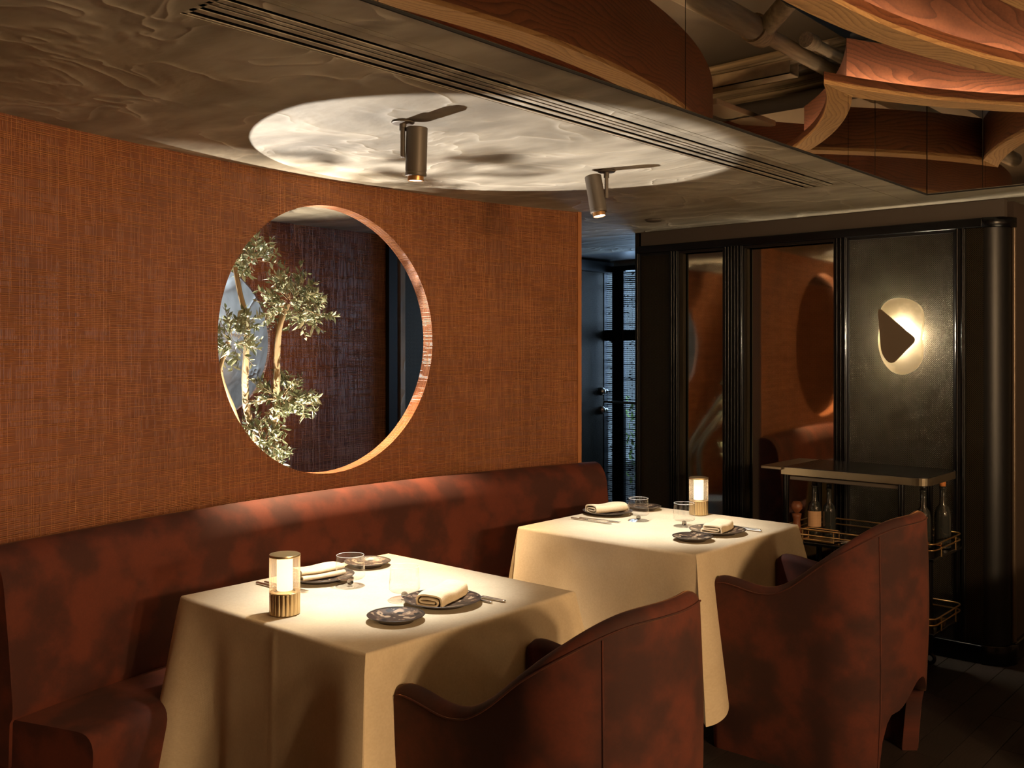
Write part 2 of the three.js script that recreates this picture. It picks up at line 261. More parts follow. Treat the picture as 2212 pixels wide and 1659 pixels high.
struct('ceiling_slab', box(-5.5, 3.7, 3.26, 3.4, -7.2, 3.1), M.voidPaint, 'brown painted slab above the open recess');
struct('wall_right', box(3.6, 3.7, -0.05, 3.26, -7.2, 3.1), M.brownWall, 'dark brown wall on the far side of the dining room');
struct('wall_rear', [box(-3.1, 3.7, -0.05, 3.26, 3.0, 3.1), box(-4.8, -1.5, CEIL, 3.3, 1.6, 1.66), box(-3.15, -2.75, 0, CEIL, 0.9, 1.6), box(-5.5, -2.7, 0, CEIL + 0.1, 1.6, 1.66)], M.brownWall, 'dark brown rear wall of the dining room');
struct('wall_void_end', [box(-3.42, -1.33, 0, 2.3, -6.76, -6.66), box(-5.5, -1.4, 2.21, 3.26, -6.76, -6.66), box(-5.5, -3.1, 2.37, 3.26, 3.0, 3.1), box(-1.6, 3.7, CEIL + 0.13, 3.26, -7.2, -7.1), box(-1.36, 3.7, 0, CEIL + 0.14, -7.2, -7.1), box(-5.5, -5.4, 2.4, 3.26, -7.2, 3.1)], M.voidPaint, 'dark painted end walls closing the ceiling void against sky light');  // keeps sky light out of the void and from behind the far wall
// floor of dark boards
{
  const f = struct('floor', box(-5.5, 3.7, -0.08, -0.018, -7.3, 3.1), M.floorBase, 'dark stained timber floor of narrow boards');
  const bw = 0.128, r = rng(77), geos = {};
  for (let k = 0, x = -3.0; x < 1.0; x += bw, k++) {
    let z = 1.2 + r() * 0.8;
    while (z > -7.0) { const L = [1.5, 1.9, 2.3][Math.floor(r() * 3)], key = L; const g = geos[key] || (geos[key] = box(0.0015, bw - 0.0015, -0.018, 0, -L + 0.003, 0)); const b = mesh('floor_board', g, M.floorWood[Math.floor(r() * 3)], f); b.position.set(x, 0, z); z -= L; }
  }
  struct('floor_outer', [box(1.0, 3.6, -0.018, 0, -7.2, 3.0), box(-5.4, -3.0, -0.018, 0, -7.2, 1.6)], M.floorWood[1], 'dark floor beyond the dining area');
}

// ------------------------------------------------------------------ black panelled wall at the far end
{
  const z = -5.1, w = struct('wall_far', [box(-3.44, -1.437, 0.0, CEIL, -5.24, -5.17)], M.blackMatt, 'black panelled wall with perforated metal and mirror panels');
  mesh('frieze', box(-3.42, -1.34, 2.165, 2.249, -5.14, -5.09), std({ color: new THREE.Color(0.055, 0.042, 0.032), roughness: 0.6 }), w);
  const part = (n, g, m) => mesh(n, g, m, w);
  part('head_rail', rbox(-3.44, -1.437, 2.118, 2.165, -5.135, -5.075, 0.006), M.blackGloss);
  part('base_rail', rbox(-3.44, -1.437, 0.0, 0.09, -5.135, -5.07, 0.006), M.blackGloss);
  // stiles with rounded beads
  for (const [a, b] of [[-3.46, -3.43], [-3.208, -3.150], [-2.845, -2.722], [-2.178, -2.112], [-1.566, -1.517]]) {
    const s = part('stile', rbox(a, b, 0.0, 2.12, -5.165, -5.085, 0.004), M.black);
    const n = Math.max(2, Math.round((b - a) / 0.022)); for (let k = 0; k < n; k++) { const xx = lerp(a + 0.011, b - 0.011, k / (n - 1)); mesh('bead', bar([xx, 0.09, -5.083], [xx, 2.12, -5.083], 0.0075, 10), M.blackGloss, s); }
  }
  const panes = [[-3.43, -3.208, 'p'], [-3.150, -2.845, 'm'], [-2.722, -2.178, 'm'], [-2.112, -1.566, 'p']];
  for (const [a, b, k] of panes) {
    const zp = k === 'p' ? z : z - 0.04, p = part(k === 'p' ? 'perforated_panel' : 'mirror_panel', box(a, b, 0.09, 2.118, zp - 0.02, zp), k === 'p' ? M.perforated : M.meshMirror);
    mesh('inner_frame', [box(a, b, 2.104, 2.118, z, z + 0.012), box(a, a + 0.008, 0.09, 2.104, z, z + 0.012), box(b - 0.008, b, 0.09, 2.104, z, z + 0.012)], M.black, p);
  }
  // narrow perforated strip, smooth rounded end, then a return wall along the passage
  part('perforated_panel', box(-1.517, -1.437, 0.09, 2.118, z - 0.02, z), M.perforated);
  const cx = -1.437, cz = -5.20, rr = 0.10;
  part('rounded_end', grid(20, 1, (i, j) => { const t = Math.PI / 2 * i / 20; return [cx + rr * Math.sin(t), 0.09 + 2.03 * j, cz + rr * Math.cos(t), rr * t, 2.03 * j]; }), M.black);
  const qt = (r0, y0, y1) => grid(20, 3, (i, j) => { const t = Math.PI / 2 * i / 20, y = [y0, y0, y1, y1][j], r = [r0 - 0.03, r0, r0, r0 - 0.03][j]; return [cx + r * Math.sin(t), y, cz + r * Math.cos(t), 0, 0]; });
  part('curved_head_rail', qt(rr + 0.024, 2.118, 2.165), M.blackGloss); part('curved_base_rail', qt(rr + 0.03, 0, 0.09), M.blackGloss);
  part('corner_bead', bar([-1.330, 0, -5.215], [-1.330, 2.165, -5.215], 0.012, 14), std({ color: new THREE.Color(0.10, 0.07, 0.045), roughness: 0.35, metalness: 0.5 }));
  part('return_panel', box(-1.42, -1.332, 0, CEIL, -7.1, -5.22), std({ color: new THREE.Color(0.045, 0.03, 0.022), roughness: 0.5 }));
  part('return_base', rbox(-1.40, -1.312, 0, 0.10, -7.1, -5.20, 0.008), M.blackGloss);
  part('lobby_cheek', box(-3.47, -3.44, 0, CEIL, -6.6, -5.1), M.perforated);
}
// ------------------------------------------------------------------ entrance lobby
{
  const z = -6.62, d = tag(new THREE.Group(), 'black entrance door with woven wire panes and a pale push bar', null, null, 'structure'); d.name = 'door_1'; d.position.set(-4.82, 0, z); scene.add(d);
  mesh('door_frame', [box(-0.01, 0.03, 0, 2.21, -0.03, 0.03), box(-0.01, 1.40, 2.17, 2.21, -0.03, 0.03), box(1.36, 1.40, 0, 2.21, -0.03, 0.03)], M.black, d);
  mesh('stile', rbox(0.10, 0.215, 0, 2.17, -0.022, 0.022, 0.006), M.blackGloss, d);
  mesh('stile', rbox(0.35, 0.44, 0, 2.17, -0.022, 0.022, 0.006), M.blackGloss, d);
  mesh('mid_rail', rbox(0.03, 1.36, 1.60, 1.69, -0.02, 0.02, 0.005), M.blackGloss, d);
  mesh('kick_rail', rbox(0.03, 1.36, 0, 0.16, -0.02, 0.02, 0.005), M.blackGloss, d);
  mesh('push_bar', bar([0.05, 1.10, 0.06], [0.90, 1.095, 0.06], 0.011), M.steel, d);
  for (const y of [1.185, 1.03]) { const k = mesh('knob', lathe([[0, 0], [0.018, 0], [0.018, 0.012], [0.01, 0.02], [0.012, 0.04], [0.03, 0.05], [0.034, 0.066], [0.024, 0.08], [0, 0.084]], 20), M.steel, d); k.rotation.x = Math.PI / 2; k.position.set(0.03, y, 0.0); }
  mesh('pane', box(0.03, 1.36, 0.16, 2.17, -0.006, -0.002), M.glass, d);
  // irregular woven wire in the panes
  const wires = [], r = rng(91);
  for (const [a, b] of [[0.03, 0.10], [0.215, 0.35]]) for (const [y0, y1] of [[0.16, 1.60], [1.69, 2.17]]) {
    for (let x = a; x < b; x += 0.011) wires.push(bar([x, y0, -0.012], [x, y1, -0.012], 0.0022, 4));
    for (let y = y0; y < y1; y += 0.016) { const e = r() < 0.7 ? 0.0022 : 0.0045; wires.push(bar([a, y, -0.013], [b, y, -0.013], e, 4)); }
    for (let k = 0; k < (y1 - y0) * (b - a) * 650; k++) { const x = lerp(a, b, r()), y = lerp(y0, y1, r()); wires.push(box(x, x + 0.008 + 0.02 * r(), y, y + 0.006, -0.016, -0.012)); }
  }
  tag(mesh('wire_weave', wires, M.black, d), null, null, null, 'stuff');
  // outside: paving, a wall across the street and a low bush
  struct('floor_street', box(-8, -1, -0.12, -0.06, -12, -6.7), M.stoneGrey, 'pale paving outside the entrance door');
  const bush = thing('street_bush', 'low green bush standing outside the entrance door', 'bush', [-4.9, -0.06, -7.6]);
  const lg = [], rb = rng(5); for (let k = 0; k < 420; k++) { const a = rb() * 6.28, h = 0.35 + rb() * 0.8, rr = 0.3 * Math.sqrt(rb()); const g = leafGeo(0.075, 0.03); g.rotateX(rb() * 3 - 1.5); g.rotateY(rb() * 6.28); g.translate(rr * Math.cos(a), h, rr * Math.sin(a)); lg.push(g); }
  tag(mesh('leaf_mass', lg, std({ color: 0x7d9a3a, roughness: 0.7 }), bush), null, null, null, 'stuff');
  mesh('stem', bar([0, 0, 0], [0, 0.7, 0], 0.02), M.bark, bush);
}
function leafGeo(L, w) { // a pointed leaf folded along its midrib
  const pos = [], idx = [], n = 4; for (let i = 0; i <= n; i++) { const t = i / n, ww = w * Math.sin(Math.PI * Math.pow(t, 0.8)) * 0.5, y = L * t, z = -0.12 * L * t * t; pos.push(-ww, y, z + ww * 0.45, 0, y, z, ww, y, z + ww * 0.45); }
  for (let i = 0; i < n; i++) { const a = i * 3; idx.push(a, a + 1, a + 3, a + 1, a + 4, a + 3, a + 1, a + 2, a + 4, a + 2, a + 5, a + 4); }
  const g = new THREE.BufferGeometry(); g.setAttribute('position', new THREE.Float32BufferAttribute(pos, 3)); g.setIndex(idx); g.computeVertexNormals(); return norm(g);
}

// ------------------------------------------------------------------ curved timber rings in the recess
const planeX = (cx, r, x) => Math.acos(clamp((cx - x) / r, -1, 1)), planeZ = (cz, r, z) => Math.asin(clamp((z - cz) / r, -1, 1));
function hoop(label, cx, cz, r, y0, y1, th, width, led, ledPower) {
  const t = thing('curved_beam', label, 'beam', [0, 0, 0], 0, null); t.userData.group = undefined; delete t.userData.group;
  const P = (a, b, c, d) => [[a, c], [a, d], [b, d], [b, c]];
  mesh('back_board', sweep(cx, cz, P(r, r - 0.022, y0 + 0.016, y1), th, 90), M.redOak, t);
  mesh('bottom_board', sweep(cx, cz, P(r + 0.0015, r - width, y0, y0 + 0.016), th, 90), M.rawOak, t);
  mesh('lip_board', sweep(cx, cz, P(r - width + 0.014, r - width, y0 + 0.016, y0 + 0.046), th, 90), M.redOak, t);
  if (led) {
    const rl = r - width + 0.026; mesh('led_strip', sweep(cx, cz, P(rl + 0.006, rl, y0 + 0.017, y0 + 0.024), th, 90), M.led, t);
    const [a, b] = th(rl), n = Math.ceil(Math.abs(b - a) * rl / 0.45);
    for (let k = 0; k < n; k++) { const q = lerp(a, b, (k + 0.5) / n), rr = rl + 0.003, x = cx - rr * Math.cos(q), z = cz + rr * Math.sin(q); const l = area([x, y0 + 0.034, z], [cx - (rr + 0.05) * Math.cos(q), y0 + 0.062, cz + (rr + 0.05) * Math.sin(q)], new THREE.Color(1, 0.82, 0.66), ledPower, 0.45, 0.012); }
  }
  return t;
}
hoop('curved red oak beam with a glowing strip, sweeping beside the mirror upstand', 2.47, -2.4, 3.70, 2.486, 2.80, r => [planeZ(-2.4, r, 1.2), planeZ(-2.4, r, EZ + 0.002)], 0.095, true, 60);
hoop('inner curved red oak beam concentric with the longest one', 2.47, -2.4, 3.29, 2.486, 2.80, r => [planeZ(-2.4, r, 1.2), planeZ(-2.4, r, EZ + 0.002)], 0.095, true, 24);
{ // the short ring segment between the two mirror sides
  const a = [-1.563, -3.916], b = [-1.158, -4.573], c = [-0.706, -5.02];
  const D = 2 * (a[0] * (b[1] - c[1]) + b[0] * (c[1] - a[1]) + c[0] * (a[1] - b[1])), q = p => p[0] * p[0] + p[1] * p[1];
  const cx = (q(a) * (b[1] - c[1]) + q(b) * (c[1] - a[1]) + q(c) * (a[1] - b[1])) / D, cz = (q(a) * (c[0] - b[0]) + q(b) * (a[0] - c[0]) + q(c) * (b[0] - a[0])) / D, r = Math.hypot(a[0] - cx, a[1] - cz);
  hoop('short curved red oak beam spanning the corner of the mirror upstand', cx, cz, r, 2.54, 2.765, rr => [-planeX(cx, rr, EX + 0.001), planeZ(cz, rr, EZ + 0.001)], 0.095, true, 60);
}
// services in the ceiling void, seen in the mirrors
{
  const p = thing('drain_pipe', 'dusty painted drain pipe running along the ceiling void', 'pipe');
  mesh('wide_pipe', bar([-1.06, 3.0, -1.2], [-1.07, 2.97, -4.04], 0.055, 20), M.duct, p);
  mesh('collar', [bar([-1.07, 2.97, -4.02], [-1.07, 2.967, -4.12], 0.066, 20), bar([-1.07, 2.967, -4.1], [-1.30, 3.02, -3.92], 0.045, 16)], M.duct, p);
  mesh('narrow_pipe', bar([-1.07, 2.967, -4.1], [-1.02, 2.95, -6.8], 0.036, 18), M.duct, p);
  const p2 = thing('drain_pipe', 'shorter painted pipe with a collar beside the dusty drain pipe', 'pipe');
  mesh('pipe_run', bar([-1.20, 2.95, -4.30], [-1.23, 2.95, -6.5], 0.026, 16), M.duct, p2); mesh('collar', bar([-1.2, 2.95, -4.28], [-1.205, 2.95, -4.36], 0.036, 16), M.duct, p2);
  for (let k = 0; k < 13; k++) {
    const z = -4.66 - k * 0.058, y = 3.03 + 0.008 * Math.sin(k * 2.1), b = 0.006 * Math.sin(k * 1.7);
    const o = mesh('conduit', tube([[1.2, y, z - 0.04], [0.2, y, z - 0.03 + b], [-0.35, y, z - 0.01], [-0.55, y - 0.01, z + 0.02], [-0.9, y, z + 0.01], [-1.9, y, z + 0.03]], 0.019, 8, 60), M.duct); tag(o, 'corrugated beige conduit in the bundle under the slab', 'conduit', 'conduits in the ceiling void');
  }
  tag(mesh('cable_tray', [box(-1.0, 0.9, 2.885, 2.89, -4.63, -4.53), box(-1.0, 0.9, 2.885, 2.95, -4.63, -4.625), box(-1.0, 0.9, 2.885, 2.95, -4.535, -4.53)], M.duct), 'dark metal cable tray crossing under the conduits', 'cable tray');
  tag(mesh('duct_box', rbox(-0.66, -0.52, 2.77, 2.80, -5.9, -4.42, 0.004), std({ color: new THREE.Color(0.42, 0.33, 0.22), roughness: 0.85 })), 'long beige boxed duct low in the ceiling void', 'duct');
}

// ------------------------------------------------------------------ banquette
{
  const b = thing('banquette', 'long curved rust velvet banquette under the round opening', 'bench');
  const t0 = (-1.235 - CZ) / R, sa = Math.asin((-1.165 - CZ) / (R - 0.1)), sb = Math.asin((-4.19 - CZ) / (R - 0.05));
  const prof = (pts, r) => roundPoly(pts.map(p => [R - p[0], p[1], p[2]]), r, 6);
  const ends = (g) => g;
  mesh('backrest', soft(sweep(CX, CZ, [[0.004, 0.30], [0.004, 0.92], [0.010, 0.929], ...Array.from({ length: 13 }, (_, k) => [0.028 + 0.104 * Math.sin(k / 12 * 1.48), 0.80 + 0.132 * Math.cos(k / 12 * 1.48)]), [0.150, 0.66], [0.168, 0.48], [0.166, 0.445], [0.155, 0.43], [0.15, 0.30]].map(p => [R - p[0], p[1]]), () => [sa, sb], 70)), M.velvet, b);
  mesh('seat', soft(sweep(CX, CZ, prof([[0.10, 0.20], [0.10, 0.438, 0.01], [0.485, 0.45, 0.07], [0.465, 0.17, 0.03]], 0.03), () => [sa - 0.002, sb], 70)), M.velvet, b);
  mesh('plinth', sweep(CX, CZ, prof([[0.12, 0], [0.12, 0.20], [0.43, 0.20], [0.43, 0]], 0.001), () => [sa - 0.004, sb + 0.004], 40), M.blackMatt, b);
}

// ------------------------------------------------------------------ tables, cloths
const T1 = [-2.371, -2.055], T2 = [-2.371, -3.665], HX = 0.441, HZ = 0.427, TOP = 0.75;
function table(c, label) {
  const t = thing('dining_table', label, 'table', [c[0], 0, c[1]]);
  mesh('table_top', rbox(-HX + 0.008, HX - 0.008, 0.715, 0.745, -HZ + 0.008, HZ - 0.008, 0.008), M.black, t);
  mesh('pedestal', bar([0, 0.02, 0], [0, 0.715, 0], 0.04, 20), M.black, t); mesh('foot_plate', rbox(-0.27, 0.27, 0, 0.02, -0.27, 0.27, 0.008), M.black, t);
}
function cloth(c, label, seed) {
  const r = 0.012, per = [], N = 560, a = HX, b = HZ, L = [2 * b, 2 * a, 2 * b, 2 * a], tot = 4 * (a + b), rd = rng(seed), ph = [rd() * 6, rd() * 6, rd() * 6, rd() * 6];
  const cornerS = [0, 2 * b, 2 * b + 2 * a, 4 * b + 2 * a];
  const corner = [[a, b], [a, -b], [-a, -b], [-a, b]], cr = 0.035;
  const at = (p) => { // point and outward direction at length p round the edge, starting at (+a, +b) towards -z
    p = ((p % tot) + tot) % tot; let k = 0; while (p > L[k]) { p -= L[k]; k++; }
    const dir = [[0, -1], [-1, 0], [0, 1], [1, 0]][k], out = [[1, 0], [0, -1], [-1, 0], [0, 1]][k], prev = [[0, 1], [1, 0], [0, -1], [-1, 0]][k], next = [[0, -1], [-1, 0], [0, 1], [1, 0]][k];
    const q = [corner[k][0] + dir[0] * p, corner[k][1] + dir[1] * p]; let n = [...out];
    const w = (d) => Math.pow(clamp(1 - d / 0.09), 1.5);
    const w0 = w(p), w1 = w(L[k] - p); n = [out[0] + prev[0] * w0 + next[0] * w1, out[1] + prev[1] * w0 + next[1] * w1]; const l = Math.hypot(...n); n = [n[0] / l, n[1] / l]; if (n[0] < 0) n[0] *= lerp(0.6, 0.12, Math.max(w0, w1));
    return { q, n, d: Math.min(p, L[k] - p), p, k, mid: p - L[k] / 2, side: p < L[k] / 2 ? 0 : 1 };
  };
  // sample more densely at the corners
  const ps = []; for (let k = 0; k < 4; k++) for (let i = 0; i < N / 4; i++) { const t = i / (N / 4), s = t - 0.13 * Math.sin(2 * Math.PI * t) ; ps.push(cornerS[k] + s * L[k]); } ps.push(tot);
  const rows = 34;
  const skirt = grid(ps.length - 1, rows, (i, j) => {
    const e = at(ps[i]), w = Math.exp(-Math.pow(e.d / 0.105, 2)), v = Math.exp(-Math.pow((e.d - 0.20) / 0.065, 2)), D = 0.475 + 0.10 * Math.exp(-Math.pow(e.d / 0.14, 2)) + 0.008 * Math.sin(e.p * 9 + ph[e.k]), D2 = e.k === 2 ? lerp(D, 0.285, smooth(0.02, 0.16, e.d)) : D;
    if (j <= 6) { const t = j / 6 * Math.PI / 2; return [e.q[0] + e.n[0] * (r * Math.sin(t) - 0.0), TOP - r * (1 - Math.cos(t)), e.q[1] + e.n[1] * r * Math.sin(t), ps[i], -j / 6 * r]; }
    const s = (j - 6) / (rows - 6), d = s * D2, f = smooth(0, 0.25, s) * s;
    const out = r + 0.012 * s + ((e.q[0] > 0 ? 0.115 : 0.15) * w * (0.9 + 0.2 * Math.sin(ph[e.k]))) * Math.pow(s, 0.9) - (e.q[0] > 0 ? 0.012 : 0.026) * v * f + 0.010 * Math.sin(e.p * 7.5 + ph[e.k]) * f + 0.004 * Math.sin(e.p * 19 + ph[(e.k + 1) % 4]) * f
      + (0.0022 * Math.exp(-Math.pow((e.mid - 0.02 * e.k) / 0.009, 2))) * smooth(0, 0.06, s);
    const sl = (e.side ? -1 : 1) * -0.02 * v * f; const tx = -e.n[1], tz = e.n[0];
    return [e.q[0] + e.n[0] * out + tx * sl, TOP - r - d, e.q[1] + e.n[1] * out + tz * sl, ps[i], -r - d];
  });
  const topg = grid(20, 20, (i, j) => [lerp(a, -a, i / 20), TOP, lerp(-b, b, j / 20), lerp(a, -a, i / 20), lerp(-b, b, j / 20)]);
  const fl = (g) => { const ix = g.index.array; for (let i = 0; i < ix.length; i += 3) { const t = ix[i]; ix[i] = ix[i + 1]; ix[i + 1] = t; } g.computeVertexNormals(); return g; };
  const o = mesh('tablecloth', [skirt, topg], M.linen); o.position.set(c[0], 0.001, c[1]); tag(o, label, 'tablecloth');
}
table(T1, 'black pedestal table under the cloth away from the bar cart'); table(T2, 'black pedestal table under the cloth beside the bar cart');
cloth(T1, 'pale linen tablecloth on the table away from the bar cart', 3); cloth(T2, 'pale linen tablecloth on the table next to the bar cart', 8);

// ------------------------------------------------------------------ tub armchairs
function chair(pos, label) {
  const t = thing('armchair', label, 'chair', pos);
  const hw = 0.292, x0 = -0.35, xe = 0.10, ae = 0.245, T = 0.056, path = [];
  // half path from the arm front to the middle of the back, then mirrored
  const half = []; const nS = 26, nA = 26; for (let i = 0; i <= nS; i++) half.push([lerp(x0, xe, i / nS), hw, 0]);
  for (let i = 1; i <= nA; i++) { const p = Math.PI / 2 * i / nA; half.push([xe + ae * Math.sin(p), hw * Math.cos(p), i / nA * 90]); }
  const full = half.concat(half.slice(0, -1).reverse().map(p => [p[0], -p[1], p[2]]));
  let s = 0; const arcl = [0]; for (let i = 1; i < full.length; i++) { s += Math.hypot(full[i][0] - full[i - 1][0], full[i][1] - full[i - 1][1]); arcl.push(s); }
  const nrm = full.map((p, i) => { const a = full[Math.max(0, i - 1)], b = full[Math.min(full.length - 1, i + 1)], dx = b[0] - a[0], dz = b[1] - a[1], l = Math.hypot(dx, dz); return [-dz / l, dx / l]; }); // outward
  const K = [[0, 0.628], [0.03, 0.655], [0.06, 0.662], [0.11, 0.658], [0.17, 0.648], [0.22, 0.645], [0.28, 0.658], [0.35, 0.700], [0.45, 0.782], [0.55, 0.850], [0.63, 0.893], [0.70, 0.918], [0.77, 0.928], [0.9, 0.93]];
  const topH = (d) => { let k = 0; while (k < K.length - 2 && d > K[k + 1][0]) k++; const u = clamp((d - K[k][0]) / (K[k + 1][0] - K[k][0])); const m = (i) => i <= 0 || i >= K.length - 1 ? 0 : (K[i + 1][1] - K[i - 1][1]) / (K[i + 1][0] - K[i - 1][0]); const h = K[k + 1][0] - K[k][0], u2 = u * u, u3 = u2 * u; return (2 * u3 - 3 * u2 + 1) * K[k][1] + (u3 - 2 * u2 + u) * h * m(k) + (-2 * u3 + 3 * u2) * K[k + 1][1] + (u3 - u2) * h * m(k + 1); };
  const botH = (ang) => ang < 46 ? 0 : ang < 58 ? 0.25 * Math.sqrt(1 - Math.pow(1 - (ang - 46) / 12, 2)) : lerp(0.25, 0.345, smooth(58, 88, ang));
  const nv = 14, sec = 2 * nv + 9;
  const shell = grid(full.length - 1, sec, (i, j) => {
    const d = Math.min(arcl[i], s - arcl[i]), p = full[i], n = nrm[i], top = topH(d), bot = botH(p[2]), nose = d < 0.028 ? Math.sqrt(Math.max(0.0, 1 - Math.pow(1 - d / 0.028, 2))) : 1, th = Math.max(0.004, T * nose), mid = -T / 2;
    const oo = mid + th / 2, ii = mid - th / 2, rr = th / 2, ty = top - rr; let off, y;
    const bulge = (yy) => 0.010 * Math.sin(Math.PI * clamp((yy - bot) / (top - bot)));
    if (j <= nv) { y = lerp(bot, ty, j / nv); off = oo + bulge(y); }
    else if (j <= nv + 8) { const a = Math.PI * (j - nv) / 8; y = ty + rr * Math.sin(a); off = mid + th / 2 * Math.cos(a); }
    else if (j <= 2 * nv + 8) { y = lerp(ty, Math.max(bot, 0.0), (j - nv - 8) / nv); off = ii; }
    else { y = bot; off = oo; }
    const inset = smooth(0.3, 0, y) * 0.012; off -= inset;
    return [p[0] + n[0] * off, y, p[1] + n[1] * off, arcl[i], y];
  });
  mesh('shell', shell, M.velvetChair, t);
  // welt along the outer top edge and the upright seams
  const welt = []; for (let i = 2; i < full.length - 2; i++) { const d = Math.min(arcl[i], s - arcl[i]), n = nrm[i], y = topH(d) - T / 2 + 0.004; welt.push([full[i][0] + n[0] * 0.002, y, full[i][1] + n[1] * 0.002]); }
  mesh('welt', tube(welt, 0.0026, 6, 160), M.velvetChair, t);
  for (const sgn of [1, -1]) { const i0 = half.findIndex(p => p[2] >= 45), i = sgn > 0 ? i0 : full.length - 1 - i0, p = full[i], n = nrm[i], pts = []; for (let k = 0; k <= 12; k++) { const y = lerp(0.01, topH(Math.min(arcl[i], s - arcl[i])) - 0.03, k / 12), o = 0.010 * Math.sin(Math.PI * y / 0.9) - smooth(0.3, 0, y) * 0.012; pts.push([p[0] + n[0] * o, y, p[1] + n[1] * o]); } mesh('seam', tube(pts, 0.003, 6, 24), M.velvetChair, t); }
  // seat
  const shp = new THREE.Shape(); const inn = half.map((p, i) => [p[0] - nrm[i][0] * (T + 0.006), p[1] - nrm[i][1] * (T + 0.006)]); const pts = inn.concat(inn.slice(0, -1).reverse().map(p => [p[0], -p[1]])); shp.setFromPoints(pts.map(p => new THREE.Vector2(p[0], p[1])));
  const sg = new THREE.ExtrudeGeometry(shp, { depth: 0.09, bevelEnabled: true, bevelThickness: 0.018, bevelSize: 0.004, bevelSegments: 3 }); sg.rotateX(Math.PI / 2); sg.translate(0, 0.445, 0); mesh('seat_cushion', sg, M.velvetChair, t);
  const bg = new THREE.ExtrudeGeometry(shp, { depth: 0.06, bevelEnabled: false }); bg.rotateX(Math.PI / 2); bg.translate(0, 0.335, 0); mesh('seat_base', bg, M.blackMatt, t);
  return t;
}
chair([-1.575, 0, -1.99], 'rust velvet tub armchair at the table away from the bar cart'); chair([-1.575, 0, -3.62], 'rust velvet tub armchair with its curved back towards the bar cart');

// ------------------------------------------------------------------ table lamps
function tableLamp(pos, label, power) {
  const t = thing('table_lamp', label, 'lamp', pos, 0, 'cordless brass table lamps');
  const flute = (r0, r1, n, y0, y1, amp) => grid(n * 8, 1, (i, j) => { const a = i / (n * 8) * 2 * Math.PI, k = (i % 8) / 8, r = (j ? r1 : r0) - amp * Math.pow(Math.abs(Math.sin(Math.PI * k)), 0.6) + amp; const rr = (j ? r1 : r0) - amp * (1 - Math.pow(Math.sin(Math.PI * k), 0.5)); return [rr * Math.sin(a), j ? y1 : y0, rr * Math.cos(a), a * 0.045, j ? y1 : y0]; });
  mesh('fluted_base', [flute(0.0445, 0.0445, 20, 0.003, 0.064, 0.0035), lathe([[0, 0.064], [0.043, 0.064]], 40), lathe([[0, 0], [0.041, 0], [0.043, 0.003], [0.0435, 0.004]], 40)], M.brass, t);
  mesh('collar', lathe([[0.030, 0.064], [0.0445, 0.064], [0.0445, 0.067], [0.030, 0.067]], 40), M.brass, t);
  mesh('ribbed_glass', flute(0.0445, 0.0445, 24, 0.067, 0.168, 0.003), M.ribGlass, t);
  const g = mesh('glow_tube', lathe([[0, 0.070], [0.022, 0.070], [0.023, 0.072], [0.023, 0.164], [0.022, 0.166], [0, 0.166]], 28), M.paleGlow, t);
  mesh('lid', lathe([[0, 0.168], [0.0445, 0.168], [0.0452, 0.170], [0.0452, 0.174], [0.0435, 0.1755], [0, 0.1755]], 48), M.brass, t);
  point([pos[0], pos[1] + 0.115, pos[2]], new THREE.Color(1.0, 0.80, 0.56), power, 1);
}
tableLamp([-2.392, TOP + 0.0015, -1.712], 'brass lamp with ribbed glass on the table away from bar cart', 0.09);
tableLamp([-2.385, TOP + 0.0015, -4.03], 'brass lamp with ribbed glass on the table next to the bar cart', 0.07);

// ------------------------------------------------------------------ place settings
{
  const N = 384, cells = [], r = rng(601); for (let i = 0; i < 260; i++) cells.push([r(), r(), 0.010 + 0.05 * Math.pow(r(), 2.4), r(), 0.4 + 0.9 * r(), r() * 3.14]);
  const tex = texture(N, N, 1, true, (u, v) => { // cream and charcoal pebbled glaze
    let c = mix3(px(44, 33, 25), px(88, 70, 54), fbm(u, v, 8, 4, 611)); let best = 0, tone = 0;
    for (const q of cells) { const dx = u - q[0], dy = v - q[1]; if (Math.abs(dx) > 0.08 || Math.abs(dy) > 0.08) continue; const ca = Math.cos(q[5]), sa = Math.sin(q[5]), d = Math.hypot((dx * ca + dy * sa) / q[2], (-dx * sa + dy * ca) / (q[2] * q[4])); const k = smooth(1.15, 0.7, d); if (k > best) { best = k; tone = q[3]; } }
    return mix3(c, tone < 0.35 ? px(22, 18, 16) : tone < 0.7 ? px(132, 106, 82) : px(172, 148, 118), best * 0.9);
  });
  M.plateTop = std({ map: tex, roughness: 0.42 }); M.plateRim = std({ color: new THREE.Color(0.05, 0.037, 0.026), roughness: 0.4 });
}
function plate(r, label, group, name) {
  const t = new THREE.Group(); t.name = name; const f = r * 0.62;
  const body = lathe([[0, 0.004], [f - 0.006, 0.004], [f - 0.004, 0], [f, 0], [f + 0.002, 0.004], [r * 0.9, 0.0135], [r - 0.002, 0.0165], [r, 0.0185], [r - 0.003, 0.0198], [r - 0.006, 0.0185]], 64);
  mesh('body', body, M.plateRim, t);
  const n = 40, m = 10, face = grid(64, m, (i, j) => { const a = -i / 64 * 2 * Math.PI, k = j / m * (r - 0.0055), y = 0.0085 + 0.0098 * smooth(f * 0.8, r, k); return [k * Math.cos(a), y, k * Math.sin(a), 0.5 + k * Math.cos(a) / 0.26, 0.5 + k * Math.sin(a) / 0.26]; });
  mesh('glazed_face', face, M.plateTop, t); return t;
}
